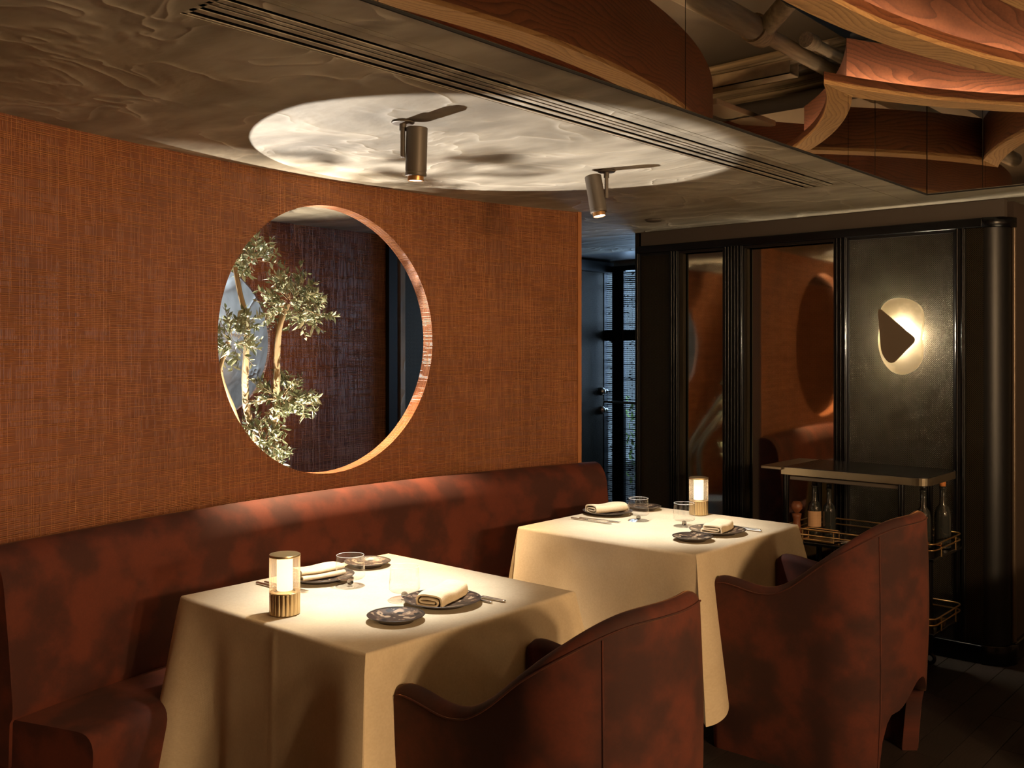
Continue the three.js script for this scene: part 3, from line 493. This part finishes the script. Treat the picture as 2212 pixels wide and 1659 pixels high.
function ribbon(pts, th) { const L = [], Rr = []; for (let i = 0; i < pts.length; i++) { const a = pts[Math.max(0, i - 1)], b = pts[Math.min(pts.length - 1, i + 1)], dx = b[0] - a[0], dy = b[1] - a[1], l = Math.hypot(dx, dy) || 1; L.push([pts[i][0] - dy / l * th / 2, pts[i][1] + dx / l * th / 2]); Rr.push([pts[i][0] + dy / l * th / 2, pts[i][1] - dx / l * th / 2]); } return L.concat(Rr.reverse()); }
function napkinGeo(kind) {      // a cloth strip folded over itself, seen end-on, drawn out along z
  const c = kind ? [[0.045, 0.004], [-0.035, 0.004], [-0.043, 0.008], [-0.043, 0.013], [-0.035, 0.016], [0.03, 0.014], [0.036, 0.018], [0.034, 0.023], [-0.028, 0.024], [-0.034, 0.028], [-0.03, 0.033], [0.03, 0.034], [0.042, 0.031], [0.046, 0.02], [0.047, 0.006]]
    : [[0.02, 0.016], [-0.022, 0.016], [-0.030, 0.019], [-0.030, 0.024], [-0.022, 0.027], [0.024, 0.025], [0.030, 0.020], [0.030, 0.012], [0.024, 0.0075], [-0.032, 0.0065], [-0.040, 0.012], [-0.040, 0.030], [-0.030, 0.0375], [0.024, 0.038], [0.039, 0.033], [0.043, 0.02], [0.043, 0.004]];
  const cv = new THREE.CatmullRomCurve3(c.map(p => V(p[0], p[1], 0)), false, 'centripetal'), pts = cv.getPoints(90).map(p => [p.x, p.y]), rb = ribbon(pts, 0.0052), L = kind ? 0.165 : 0.19, nz = 16;
  const m = rb.length, body = grid(m, nz, (i, j) => { const p = rb[i % m], z = (j / nz - 0.5) * L, wob = 1 + 0.03 * Math.sin(j * 0.7 + p[0] * 40) - 0.05 * Math.pow(Math.abs(j / nz - 0.5) * 2, 4); return [p[0] * wob + 0.003 * Math.sin(j * 0.45), p[1] * (0.94 + 0.06 * Math.cos(j * 0.5)) , z, i * 0.002, z]; });
  const tri = THREE.ShapeUtils.triangulateShape(rb.map(p => new THREE.Vector2(...p)), []), caps = [];
  for (const j of [0, nz]) { const pos = []; for (const t of tri) for (const k of t) { const p = rb[k], wob = 1 + 0.03 * Math.sin(j * 0.7 + p[0] * 40) - 0.05; pos.push(p[0] * wob + 0.003 * Math.sin(j * 0.45), p[1] * (0.94 + 0.06 * Math.cos(j * 0.5)), (j / nz - 0.5) * L); } const g = new THREE.BufferGeometry(); g.setAttribute('position', new THREE.Float32BufferAttribute(pos, 3)); g.computeVertexNormals(); caps.push(norm(g)); }
  return mergeGeometries([norm(body), ...caps]);
}
const napGeo = [napkinGeo(0), napkinGeo(1)];
function goblet() {
  const t = new THREE.Group(); t.name = 'wine_glass';
  mesh('foot', lathe([[0, 0.0035], [0.02, 0.0030], [0.046, 0.0018], [0.0485, 0.001], [0.046, 0.0002], [0, 0.0002]], 48), M.glass, t);
  const s = new THREE.SphereGeometry(0.0105, 32, 20); s.translate(0, 0.0140, 0); mesh('ball_stem', s, M.solidGlass, t);
  mesh('bowl', lathe([[0, 0.0245], [0.03, 0.0250], [0.043, 0.0275], [0.0475, 0.034], [0.0470, 0.06], [0.0440, 0.1010], [0.0445, 0.1018], [0.0450, 0.1010]], 56), M.glass, t);
  mesh('rim_glint', (() => { const g = new THREE.TorusGeometry(0.0443, 0.0007, 8, 64); g.rotateX(Math.PI / 2); g.translate(0, 0.1015, 0); return g; })(), M.rim_glint, t);  // pale ring painted as the highlight on the lip
  return t;
}
function knife() { const t = new THREE.Group(); t.name = 'table_knife'; const h = new THREE.CapsuleGeometry(0.0052, 0.085, 6, 12); h.rotateZ(Math.PI / 2); h.scale(1, 0.72, 1.15); h.translate(0.06, 0.005, 0); mesh('handle', h, M.steel, t);
  const s = new THREE.Shape([[0.012, -0.004], [-0.10, -0.006], [-0.118, 0.0], [-0.11, 0.006], [0.012, 0.005]].map(p => new THREE.Vector2(...p))); const g = new THREE.ExtrudeGeometry(s, { depth: 0.0012, bevelEnabled: true, bevelThickness: 0.0004, bevelSize: 0.0004, bevelSegments: 1 }); g.rotateX(Math.PI / 2); g.translate(0, 0.0045, 0); mesh('blade', g, M.steel, t); return t; }
function fork() { const t = new THREE.Group(); t.name = 'table_fork'; const h = new THREE.CapsuleGeometry(0.0046, 0.09, 6, 12); h.rotateZ(Math.PI / 2); h.scale(1, 0.62, 1.1); h.translate(0.05, 0.005, 0); mesh('handle', h, M.steel, t);
  const g = [bar([0.0, 0.005, 0], [-0.05, 0.007, 0], 0.0024, 8), box(-0.075, -0.05, 0.005, 0.0065, -0.010, 0.010)]; mesh('neck', g, M.steel, t); mesh('tines', [-0.0085, -0.003, 0.003, 0.0085].map(z => box(-0.112, -0.075, 0.0045, 0.006, z - 0.0014, z + 0.0014)), M.steel, t); return t; }
const kit = { dinner: plate(0.118, '', '', 'dinner_plate'), bread: plate(0.083, '', '', 'bread_plate'), glass: goblet(), knife: knife(), fork: fork() };
function lay(o, [x, z], y, turn, label, category, group) { const r = o.clone(); r.name = numbered(o.name); r.position.set(x, y, z); r.rotation.y = turn; scene.add(r); return tag(r, label, category, group); }
const Y = TOP + 0.0012;
const places = [
  { at: 'armchair side, table away from cart', d: [-2.129, -2.098], b: [-2.096, -1.879], g: [-2.255, -2.057], n: 0, nt: 0.35, k: [-2.10, -2.226, 0.05], f: [-2.115, -2.196, 0.0] },
  { at: 'banquette side, table away from cart', d: [-2.665, -2.045], b: [-2.705, -2.290], g: [-2.515, -2.056], n: 1, nt: 3.14 - 0.1, k: [-2.665, -1.872, 3.14], f: [-2.66, -1.90, 3.2] },
  { at: 'armchair side, table by the cart', d: [-2.085, -3.675], b: [-2.081, -3.470], g: [-2.275, -3.722], n: 1, nt: 0.2, k: [-2.06, -3.812, 0.03], f: [-2.07, -3.84, 0.0] },
  { at: 'banquette side, table by the cart', d: [-2.715, -3.762], b: [-2.66, -3.985], g: [-2.505, -3.708], n: 0, nt: 3.14 - 0.25, k: [-2.655, -3.545, 3.16], f: [-2.64, -3.585, 3.24] }];
for (const p of places) {
  lay(kit.dinner, p.d, Y, p.n * 1.3, 'dark pebbled dinner plate under a napkin, ' + p.at, 'plate', 'dinner plates');
  lay(kit.bread, p.b, Y, 2 + p.d[1], 'small bare dark bread plate, ' + p.at, 'plate', 'bread plates');
  lay(kit.glass, p.g, Y, 0, 'clear glass on a ball stem, ' + p.at, 'glass', 'ball-stemmed glasses');
  lay(kit.knife, p.k, Y, p.k[2], 'steel knife, ' + p.at, 'knife', 'table knives'); lay(kit.fork, p.f, Y, p.f[2], 'steel fork, ' + p.at, 'fork', 'table forks');
  const n = mesh('folded_napkin', napGeo[p.n], M.napkin); n.position.set(p.d[0] - 0.004, Y + 0.0095, p.d[1]); n.rotation.y = p.nt; tag(n, 'cream napkin folded on the dinner plate, ' + p.at, 'napkin', 'folded napkins');
}

// ------------------------------------------------------------------ ceiling spotlights over the tables
function spotlight(base, turn, tilt, roll, label, aim, power, angle) {
  const t = thing('ceiling_spotlight', label, 'spotlight', base, turn, 'ceiling spotlights over the tables');
  mesh('canopy', lathe([[0, 0], [0.036, 0], [0.037, -0.004], [0.033, -0.008], [0, -0.008]], 36), M.bronze, t);
  mesh('stem', [bar([0, -0.006, 0], [0, -0.03, 0], 0.011, 16), rbox(-0.007, 0.007, -0.115, -0.02, -0.012, 0.012, 0.004)], M.bronze, t);
  const b = new THREE.Group(); b.name = 'head'; b.position.set(0.043, -0.095, 0); b.rotation.set(tilt, 0, roll); t.add(b);
  mesh('housing', lathe([[0, 0.075], [0.032, 0.075], [0.034, 0.073], [0.034, -0.062], [0.033, -0.064], [0.033, -0.068], [0.034, -0.069], [0.034, -0.078], [0.030, -0.079], [0, -0.079]], 36), M.bronze, b);
  mesh('snoot', lathe([[0.0245, -0.079], [0.0255, -0.079], [0.0255, -0.094], [0.0235, -0.094], [0.0235, -0.081]], 32), std({ color: 0xb98a58, metalness: 0.8, roughness: 0.35 }), b);
  const l = mesh('lens', new THREE.CircleGeometry(0.0233, 28), M.lens, b); l.rotation.x = Math.PI / 2; l.position.y = -0.0915;
  t.updateMatrixWorld(true); const w = b.localToWorld(V(0, -0.0965, 0)); spot([w.x, w.y, w.z], aim, new THREE.Color(1, 0.97, 0.93), power, angle, 1.0, 1);
  return t;
}
spotlight([-2.327, CEIL - 0.0005, -2.116], 0.72, 0.05, -0.03, 'bronze cylinder spotlight hanging straight down over the table away from the cart', [-2.42, TOP, -2.06], 15, 0.42);
spotlight([-2.342, CEIL - 0.0005, -3.237], Math.PI + 0.72, 0.12, -0.15, 'bronze cylinder spotlight tilted towards the table by the bar cart', [-2.38, TOP, -3.66], 12.5, 0.44);
tag(mesh('smoke_detector', lathe([[0, 0], [0.045, 0], [0.047, -0.004], [0.04, -0.012], [0, -0.014]], 32), M.bronze), 'small dark round detector on the plaster ceiling past the rust wall', 'detector').position.set(-3.02, CEIL - 0.0005, -4.62);

// ------------------------------------------------------------------ tree in the light well, with its up-lights
{
  const t = thing('ornamental_tree', 'multi-stemmed tree with pale trunks and cloud-like leaf clusters behind the opening', 'tree', [-4.0, 0, -2.75]);
  const O = [-4.0, 0, -2.75], lean = (y) => lerp(1.085, 1.0, smooth(1.05, 1.62, y)), K = 1.06, far = (p) => { const k = lean(p[1]); return [p[0] * k, 1.52 + (p[1] - 1.52) * k, p[2] * k]; }, L = (p) => [p[0] - O[0], p[1] - O[1], p[2] - O[2]];
  const stem = (pts, r0, r1) => { const c = new THREE.CatmullRomCurve3(pts.map(p => V(...L(p[1] < 0.5 ? [p[0] * K, p[1], p[2] * K] : far(p))))), n = 40, g = new THREE.TubeGeometry(c, n, 1, 10), P = g.attributes.position, cen = c.getSpacedPoints(n); for (let i = 0; i <= n; i++) for (let j = 0; j <= 10; j++) { const k = i * 11 + j, r = lerp(r0, r1, i / n) * (1 + 0.10 * Math.sin(i * 1.3 + j * 2)); P.setXYZ(k, cen[i].x + (P.getX(k) - cen[i].x) * r, cen[i].y + (P.getY(k) - cen[i].y) * r, cen[i].z + (P.getZ(k) - cen[i].z) * r); } g.computeVertexNormals(); mesh('trunk', g, M.bark, t); };
  stem([[-4.02, 0.28, -2.97], [-3.98, 0.72, -2.90], [-3.92, 1.02, -2.68], [-3.9, 1.26, -2.582], [-3.9, 1.43, -2.574], [-3.9, 1.642, -2.582], [-3.9, 1.77, -2.55], [-3.9, 1.90, -2.52]], 0.028, 0.011);
  stem([[-3.96, 0.28, -2.93], [-3.90, 0.75, -2.86], [-3.80, 1.04, -2.66], [-3.80, 1.184, -2.668], [-3.85, 1.43, -2.711], [-3.85, 1.622, -2.724], [-3.82, 1.74, -2.75]], 0.028, 0.013);
  stem([[-4.05, 0.28, -2.93], [-3.98, 0.70, -2.84], [-3.86, 1.05, -2.56], [-3.80, 1.237, -2.454], [-3.80, 1.33, -2.414], [-3.80, 1.433, -2.382], [-3.85, 1.56, -2.45]], 0.024, 0.009);
  mesh('planter', [lathe([[0, 0], [0.17, 0], [0.20, 0.30], [0.185, 0.30], [0.18, 0.27], [0, 0.27]], 40)
    .translate(-0.18, 0, -0.36)], M.stoneGrey, t);
  const clusters = [[-3.9, 1.953, -2.611, 0.10, 0.10, 0.10, 190], [-3.92, 2.03, -2.55, 0.06, 0.05, 0.06, 70], [-3.8, 1.745, -2.765, 0.14, 0.135, 0.155, 420], [-3.78, 1.72, -2.86, 0.09, 0.08, 0.085, 120], [-3.85, 1.57, -2.478, 0.11, 0.11, 0.105, 230], [-3.84, 1.66, -2.56, 0.05, 0.05, 0.06, 60],
    [-3.8, 1.315, -2.70, 0.13, 0.10, 0.15, 360], [-3.79, 1.27, -2.80, 0.07, 0.06, 0.07, 90], [-3.76, 1.11, -2.57, 0.12, 0.12, 0.12, 330], [-3.76, 1.02, -2.62, 0.09, 0.07, 0.08, 130], [-3.86, 0.74, -2.36, 0.11, 0.08, 0.10, 110]];  // last cluster is hidden, placed to cast leaf dapples on the ceiling
  const r = rng(909), geos = [leafGeo(0.032, 0.0115), leafGeo(0.027, 0.010), leafGeo(0.037, 0.012)], list = [], twigs = [];
  for (const [x1, y1, z1, a1, b1, c1, n] of clusters) {
    const [x, y, z] = far([x1, y1, z1]), a = a1 * 1.12, b = b1 * 1.12, c = c1 * 1.12;
    let left = Math.round(n * 1.8);
    while (left > 0) { // a twig from near the middle outwards, leaves along its outer half
      const th = r() * 6.283, u = 2 * r() - 1, q = Math.sqrt(1 - u * u), dir = [q * Math.cos(th), u, q * Math.sin(th)], len = 0.75 + 0.5 * r();
      const e = [x + a * dir[0] * len, y + b * dir[1] * len, z + c * dir[2] * len], s = [x + a * dir[0] * 0.25, y + b * dir[1] * 0.25 - 0.01, z + c * dir[2] * 0.25];
      twigs.push(bar(L(s), L(e), 0.0011, 4));
      const m = 9 + Math.floor(r() * 6);
      for (let k = 0; k < m && left > 0; k++, left--) {
        const f = 0.25 + 0.78 * k / m, p = [lerp(s[0], e[0], f), lerp(s[1], e[1], f), lerp(s[2], e[2], f)];
        const d = V(...dir).normalize(), side = V(r() - 0.5, r() - 0.5, r() - 0.5).cross(d).normalize(), dd = d.multiplyScalar(0.6).add(side.multiplyScalar(0.9)).add(V(0, 0.15, 0)).normalize();
        const qn = new THREE.Quaternion().setFromUnitVectors(V(0, 1, 0), dd).multiply(new THREE.Quaternion().setFromAxisAngle(V(0, 1, 0), r() * 6.283));
        list.push({ p, qn, g: Math.floor(r() * 3), m: Math.floor(r() * 3), s: 0.8 + 0.5 * r() });
      }
    }
  }
  mesh('twigs', twigs, M.bark, t).userData.kind = 'stuff';
  list.sort((p, q) => (q.p[0] + 0.4 * q.s * 0.1) - (p.p[0] + 0.4 * p.s * 0.1));
  const rest = [];
  list.forEach((f, i) => {
    if (i < 300) { const o = mesh('leaf', geos[f.g], M.leaf[f.m], t); o.position.set(...L(f.p)); o.quaternion.copy(f.qn); o.scale.setScalar(f.s); }
    else { const g = geos[f.g].clone(); g.applyMatrix4(new THREE.Matrix4().compose(V(...L(f.p)), f.qn, V(f.s, f.s, f.s))); (rest[f.m] || (rest[f.m] = [])).push(g); }
  });
  rest.forEach((gs, k) => { mesh('leaf_mass', gs, M.leaf[k], t).userData.kind = 'stuff'; });
}
function uplight(pos, aim, label, power, angle, pen, color = NEUTRAL) {
  const t = thing('ground_uplight', label, 'uplight', pos);
  mesh('can', lathe([[0, -pos[1]], [0.05, -pos[1]], [0.05, 0], [0.043, 0], [0.043, -0.012], [0, -0.012]], 28), M.black, t);
  const l = mesh('lens', new THREE.CircleGeometry(0.042, 24), M.lens, t); l.rotation.x = -Math.PI / 2; l.position.y = -0.006;
  spot([pos[0], pos[1] + 0.004, pos[2]], aim, color, power, angle, pen, 0.8);
}
uplight([-4.55, 0.2, -2.55], [-3.36, 1.62, -2.645], 'up-light at the back of the light well shining through the round opening', 75, 0.50, 0.4);
uplight([-3.66, 0.2, -2.95], [-3.85, 1.5, -2.66], 'unseen up-light at the foot of the tree beside the partition', 48, 0.5, 0.8, new THREE.Color(1, 0.86, 0.66));  // out of view, placed to light the leaf clusters from below
{ // unseen downlight in the light well ceiling, placed to light the banquette top
  const t = thing('unseen_downlight', 'unseen recessed downlight in the light well ceiling, lighting the banquette top', 'downlight', [-3.50, CEIL - 0.001, -2.68]);
  mesh('ring', lathe([[0.028, 0], [0.04, 0], [0.04, -0.004], [0.028, -0.004]], 28), M.black, t); const l = mesh('lens', new THREE.CircleGeometry(0.028, 24), M.lens, t); l.rotation.x = Math.PI / 2; l.position.y = -0.002;
  spot([-3.50, CEIL - 0.008, -2.68], [-3.24, 0.9, -2.70], WARM, 38, 0.55, 0.5, 0.6);
}

// ------------------------------------------------------------------ wall sconce on the perforated panel
{
  const t = thing('wall_sconce', 'wall light of a pebble-shaped stone disc behind a dark triangular plate', 'wall lamp', [-1.813, 1.593, -5.1]);
  const outline = [[-0.006, 0.192], [0.055, 0.178], [0.100, 0.140], [0.112, 0.090], [0.107, 0.035], [0.101, -0.015], [0.107, -0.070], [0.100, -0.125], [0.068, -0.168], [0.014, -0.192], [-0.040, -0.178], [-0.080, -0.135], [-0.103, -0.075], [-0.110, -0.015], [-0.104, 0.045], [-0.104, 0.105], [-0.088, 0.155], [-0.052, 0.184]];
  const cv = new THREE.CatmullRomCurve3(outline.map(p => V(p[0], p[1], 0)), true), s = new THREE.Shape(cv.getPoints(120).map(p => new THREE.Vector2(p.x, p.y)));
  const disc = new THREE.ExtrudeGeometry(s, { depth: 0.014, bevelEnabled: true, bevelThickness: 0.003, bevelSize: 0.003, bevelSegments: 3 }); disc.translate(0, 0, 0.052);
  const alab = phy({ map: texture(256, 256, 0.4, true, (u, v) => mix3(px(196, 190, 172), px(240, 234, 216), smooth(0.25, 0.7, fbm(u, v, 5, 5, 701)))), roughness: 0.45, transmission: 0.4, thickness: 0 });
  mesh('stone_disc', disc, alab, t);
  const tri = roundPoly([[-0.098, 0.150, 0.03], [0.094, -0.018, 0.025], [-0.030, -0.148, 0.05], [-0.078, -0.09, 0.06]], 0.03, 8), ts = new THREE.Shape(tri.map(p => new THREE.Vector2(p[0], p[1])));
  const pl = new THREE.ExtrudeGeometry(ts, { depth: 0.006, bevelEnabled: true, bevelThickness: 0.0015, bevelSize: 0.0015, bevelSegments: 2 }); pl.translate(0, 0, 0.104); mesh('shade_plate', pl, std({ color: new THREE.Color(0.14, 0.105, 0.07), roughness: 0.5, metalness: 0.3 }), t);
  mesh('mount', [bar([-0.01, 0, 0.066], [-0.01, 0, 0.105], 0.012, 16), bar([-0.0, 0, 0.001], [-0.0, 0, 0.05], 0.03, 24)], M.bronze, t);
  const ring = (z, r) => { const g = new THREE.TorusGeometry(r, 0.004, 8, 36); g.translate(-0.005, 0, z); return g; };
  mesh('led_ring_light', [ring(0.040, 0.045), ring(0.088, 0.028)], std({ color: 0xfff2dc, emissive: new THREE.Color(1, 0.84, 0.6), emissiveIntensity: 3 }), t);
  for (const [dx, dy] of [[0.05, 0.0], [-0.055, 0.0], [0.0, 0.055], [0, -0.055]]) point([-1.813 + dx, 1.593 + dy, -5.1 + 0.03], new THREE.Color(1, 0.84, 0.6), 0.75, 0.6);
  point([-1.813 + 0.035, 1.593 + 0.03, -5.1 + 0.088], new THREE.Color(1, 0.9, 0.74), 0.04, 0.5);
  point([-1.813 - 0.0, 1.593 - 0.06, -5.1 + 0.088], new THREE.Color(1, 0.9, 0.74), 0.03, 0.5);
}

// ------------------------------------------------------------------ bar cart with its bottles and dishes
{
  const x0 = -2.30, x1 = -1.50, z0 = -4.94, z1 = -4.50, cart = thing('bar_cart', 'dark three-tier bar cart with brass gallery rails before the black wall', 'cart', [-1.9, 0, -4.72]);
  const P = (x, y, z) => [x + 1.9, y, z + 4.72];
  const topS = new THREE.Shape(roundPoly([[x0 + 1.9 + 0.10, z1 + 4.72, 0.001], [x1 + 1.9, z1 + 4.72, 0.07], [x1 + 1.9, z0 + 4.72, 0.07], [x0 + 1.9 + 0.10, z0 + 4.72, 0.001]], 0.05, 8).map(p => new THREE.Vector2(p[0], -p[1])));
  const tg = new THREE.ExtrudeGeometry(topS, { depth: 0.034, bevelEnabled: false }); tg.rotateX(-Math.PI / 2); tg.translate(0, 0.913, 0);
  mesh('top_tray', tg, std({ color: new THREE.Color(0.17, 0.14, 0.095), metalness: 0.85, roughness: 0.32 }), cart);
  const ti = new THREE.ExtrudeGeometry(topS, { depth: 0.002, bevelEnabled: false }); ti.rotateX(-Math.PI / 2); ti.scale(0.985, 1, 0.97); ti.translate(0, 0.9475, 0); mesh('top_inlay', ti, M.blackGloss, cart);
  mesh('drop_leaf', rbox(-0.40, -0.29, 0.935, 0.95, -0.20, 0.24, 0.004), std({ color: new THREE.Color(0.16, 0.12, 0.08), metalness: 0.7, roughness: 0.4 }), cart);
  for (const z of [0.18, -0.18]) mesh('under_rail', rbox(-0.27, 0.27, 0.885, 0.905, z - 0.01, z + 0.01, 0.004), M.bronze, cart);
  for (const [x, z] of [[-0.285, 0.195], [0.275, 0.195], [-0.285, -0.185], [0.275, -0.185]]) mesh('post', bar([x, 0.06, z], [x, 0.948, z], 0.0145, 18), M.blackGloss, cart);
  for (const [x, z] of [[-0.285, 0.195], [0.275, 0.195], [-0.285, -0.185], [0.275, -0.185]]) { const g = new THREE.TorusGeometry(0.022, 0.009, 8, 20); g.translate(x, 0.031, z); mesh('castor', g, M.black, cart); }
  for (const [k, y] of [[0, 0.575], [1, 0.24]]) {
    mesh('shelf', rbox(-0.31, 0.42, y, y + 0.016, -0.20, 0.20, 0.004), M.blackGloss, cart);
    const loop = (yy) => { const q = roundPoly([[-0.31, 0.195], [0.42, 0.195], [0.42, -0.195], [-0.31, -0.195]], 0.04, 6).map(p => [p[0], yy, p[1]]); q.push(q[0]); return new THREE.TubeGeometry(new THREE.CatmullRomCurve3(q.map(p => V(...p)), false, 'centripetal'), 160, 0.004, 8); };
    const rl = mesh('gallery_rail', [loop(y + 0.05), loop(y + 0.078)].slice(0), M.brassRail, cart);
    for (const g of [[-0.2, 0.195], [0.1, 0.195], [0.36, 0.195], [0.42, 0.1], [0.42, -0.1], [-0.31, 0], [0.1, -0.195]].map(([x, z]) => bar([x, y + 0.012, z], [x, y + 0.08, z], 0.0035, 8))) mesh('rail_post', g, M.brassRail, rl);
  }
  const sh = 0.592, low = 0.257, dark = phy({ color: new THREE.Color(0.02, 0.022, 0.02), roughness: 0.12, clearcoat: 0.6 });
  const bottle = (x, z, y, k, label, lab, cork) => {
    const t = thing('liquor_bottle', label, 'bottle', [x, y, z], 0.42); const s = k;
    mesh('glass_body', lathe([[0, 0], [0.034 * s, 0], [0.037 * s, 0.006], [0.037 * s, 0.15 * s], [0.03 * s, 0.185 * s], [0.0145 * s, 0.205 * s], [0.0135 * s, 0.275 * s], [0.016 * s, 0.28 * s], [0.016 * s, 0.29 * s], [0, 0.29 * s]], 32), dark, t);
    if (lab) { const g = new THREE.CylinderGeometry(0.0377 * s, 0.0377 * s, 0.085 * s, 24, 1, true, -1.25, 2.5); g.translate(0, 0.105 * s, 0); mesh('label', g, lab, t); }
    mesh('stopper', lathe([[0, 0.29 * s], [0.014 * s, 0.29 * s], [0.015 * s, 0.31 * s], [0, 0.312 * s]], 20), cork || M.black, t);
  };
  const paper = std({ map: texture(64, 64, 0.1, true, (u, v) => mix3(px(150, 112, 78), px(196, 160, 120), fbm(u, v, 4, 4, 801))), roughness: 0.8 });
  bottle(-2.10, -4.66, sh, 0.9, 'dark bottle with a beige label beside the wooden pepper mill', paper);
  bottle(-2.035, -4.685, sh, 0.86, 'tall unlabelled black bottle behind the beige-labelled one', null);
  bottle(-1.60, -4.74, sh, 0.95, 'dark bottle beside the copper pot on the middle shelf', null);
  bottle(-1.535, -4.81, sh, 1.0, 'dark bottle with an orange stopper on the middle shelf', null, std({ color: 0xb06a30, roughness: 0.7 }));
  const mill = thing('pepper_mill', 'turned wooden pepper mill on the middle shelf of the bar cart', 'pepper mill', [-2.175, sh, -4.62]);
  mesh('body', lathe([[0, 0], [0.026, 0], [0.027, 0.02], [0.02, 0.05], [0.017, 0.08], [0.022, 0.10], [0.024, 0.115], [0, 0.117]], 28), M.redOak, mill); mesh('head', lathe([[0.008, 0.117], [0.012, 0.12], [0.027, 0.14], [0.028, 0.158], [0.018, 0.175], [0, 0.178]], 28), M.redOak, mill);
  const pot = thing('copper_pot', 'small polished copper pot at the end of the middle shelf', 'pot', [-1.565, sh, -4.60]);
  const cu = std({ color: new THREE.Color(0.85, 0.42, 0.2), metalness: 1, roughness: 0.18 }); mesh('bowl', lathe([[0, 0], [0.03, 0], [0.037, 0.01], [0.037, 0.05], [0.040, 0.054], [0.035, 0.054], [0.033, 0.012], [0, 0.008]], 32), cu, pot); mesh('handle', tube([[0.034, 0.045, 0], [0.06, 0.05, 0.01], [0.10, 0.052, 0.02]], 0.004, 8, 16), cu, pot);
  const tray = thing('brass_tray', 'little brass-framed tray standing in front of the beige-labelled bottle', 'tray', [-2.03, sh, -4.575]);
  mesh('tray_base', rbox(-0.075, 0.075, 0.002, 0.012, -0.035, 0.035, 0.003), M.brassRail, tray); const lp = roundPoly([[-0.08, 0.035], [0.08, 0.035], [0.08, -0.035], [-0.08, -0.035]], 0.012, 4).map(p => [p[0], 0.055, p[1]]); lp.push(lp[0]); mesh('tray_rail', [tube(lp, 0.0032, 8, 80), ...[[-0.078, 0.033], [0.078, 0.033], [0.078, -0.033], [-0.078, -0.033]].map(([x, z]) => bar([x, 0.004, z], [x, 0.055, z], 0.003, 8))], M.brassRail, tray);
  for (let k = 0; k < 4; k++) { const tt = thing('bar_tool', ['steel bar spoon lying across the middle shelf', 'steel strainer handle lying on the middle shelf', 'steel tongs lying by the brass tray', 'steel ice pick lying by the brass tray'][k], 'bar tool', [-1.93 + 0.055 * k, sh + 0.004, -4.58 - 0.03 * (k % 2)], 0.5 + 0.35 * k); mesh('shaft', bar([-0.07, 0.004, 0], [0.05, 0.010, 0], 0.004, 8), M.steel, tt); mesh('tip', (() => { const g = new THREE.SphereGeometry(0.012, 14, 10); g.scale(1.4, 0.4, 1); g.translate(0.062, 0.012, 0); return g; })(), M.steel, tt); }
  for (let k = 0; k < 3; k++) { const c = mesh('tasting_cup', lathe([[0, 0], [0.016, 0], [0.021, 0.036], [0.019, 0.036], [0.0145, 0.004], [0, 0.004]], 24), std({ color: new THREE.Color(0.30, 0.22, 0.13), metalness: 0.9, roughness: 0.3 })); c.position.set(-1.57 + 0.035 * k, low, -4.58 - 0.05 * k); tag(c, 'small bronze cup on the bottom shelf of the bar cart', 'cup', 'cups on the bottom shelf'); }
}

// ------------------------------------------------------------------ unseen lamps and lit tables, out of frame
{
  const wash = (k, p, aim, label, power, angle, pen, color) => { const t = thing('unseen_track_spot', label, 'spotlight', p); mesh('housing', lathe([[0, 0], [0.034, 0], [0.034, -0.12], [0.028, -0.12], [0.026, -0.10], [0, -0.10]], 24), M.bronze, t); const l = mesh('lens', new THREE.CircleGeometry(0.026, 20), M.lens, t); l.rotation.x = Math.PI / 2; l.position.y = -0.105; spot([p[0], p[1] - 0.125, p[2]], aim, color, power, angle, pen, 3); };
  const globe = std({ color: 0xfff0d8, emissive: new THREE.Color(1.0, 0.66, 0.36), emissiveIntensity: 5 });  // unseen pendants, placed to light the rust wall, chairs and cloths
  [[[1.9, 1.80, -4.0], 'at the far end of the dining room', 1.5], [[1.9, 1.80, -2.2], 'in the middle of the dining room', 4], [[2.4, 1.92, -1.45], 'across the aisle between the other unseen pendants', 24], [[2.6, 1.92, -0.85], 'near the rear wall of the dining room', 15]].forEach(([p, where, power]) => {
    const t = thing('unseen_pendant_lamp', 'unseen round glass pendant lamp hanging ' + where, 'lamp', p);
    mesh('globe', new THREE.SphereGeometry(0.11, 32, 20), globe, t); mesh('cap', lathe([[0, 0.135], [0.03, 0.13], [0.034, 0.10], [0, 0.10]], 24), M.brass, t); mesh('cord', bar([0, 0.13, 0], [0, 3.26 - p[1], 0], 0.003, 8), M.black, t);
    point(p, new THREE.Color(1.0, 0.66, 0.36), power, 6);
  });
  const more = [[[-0.10, -4.15], 'beyond the armchair beside the bar cart', 150], [[0.95, -2.75], 'across the aisle from both armchairs', 120], [[0.95, -1.2], 'across the aisle near the rear wall', 100]];  // out of view, lit tables placed to bounce light onto the beams
  more.forEach(([c, where, power], k) => {
    table(c, 'unseen black pedestal table ' + where); cloth(c, 'unseen pale tablecloth on the table ' + where, 21 + k); tableLamp([c[0], TOP + 0.0015, c[1] + 0.1], 'unseen brass lamp with ribbed glass on the table ' + where, 0.3);
    wash(3 + k, [c[0], 3.2, c[1]], [c[0], TOP, c[1]], 'unseen track spot over the table ' + where, power, 0.24, 1, NEUTRAL);
  });
}

renderer.render(scene, camera);
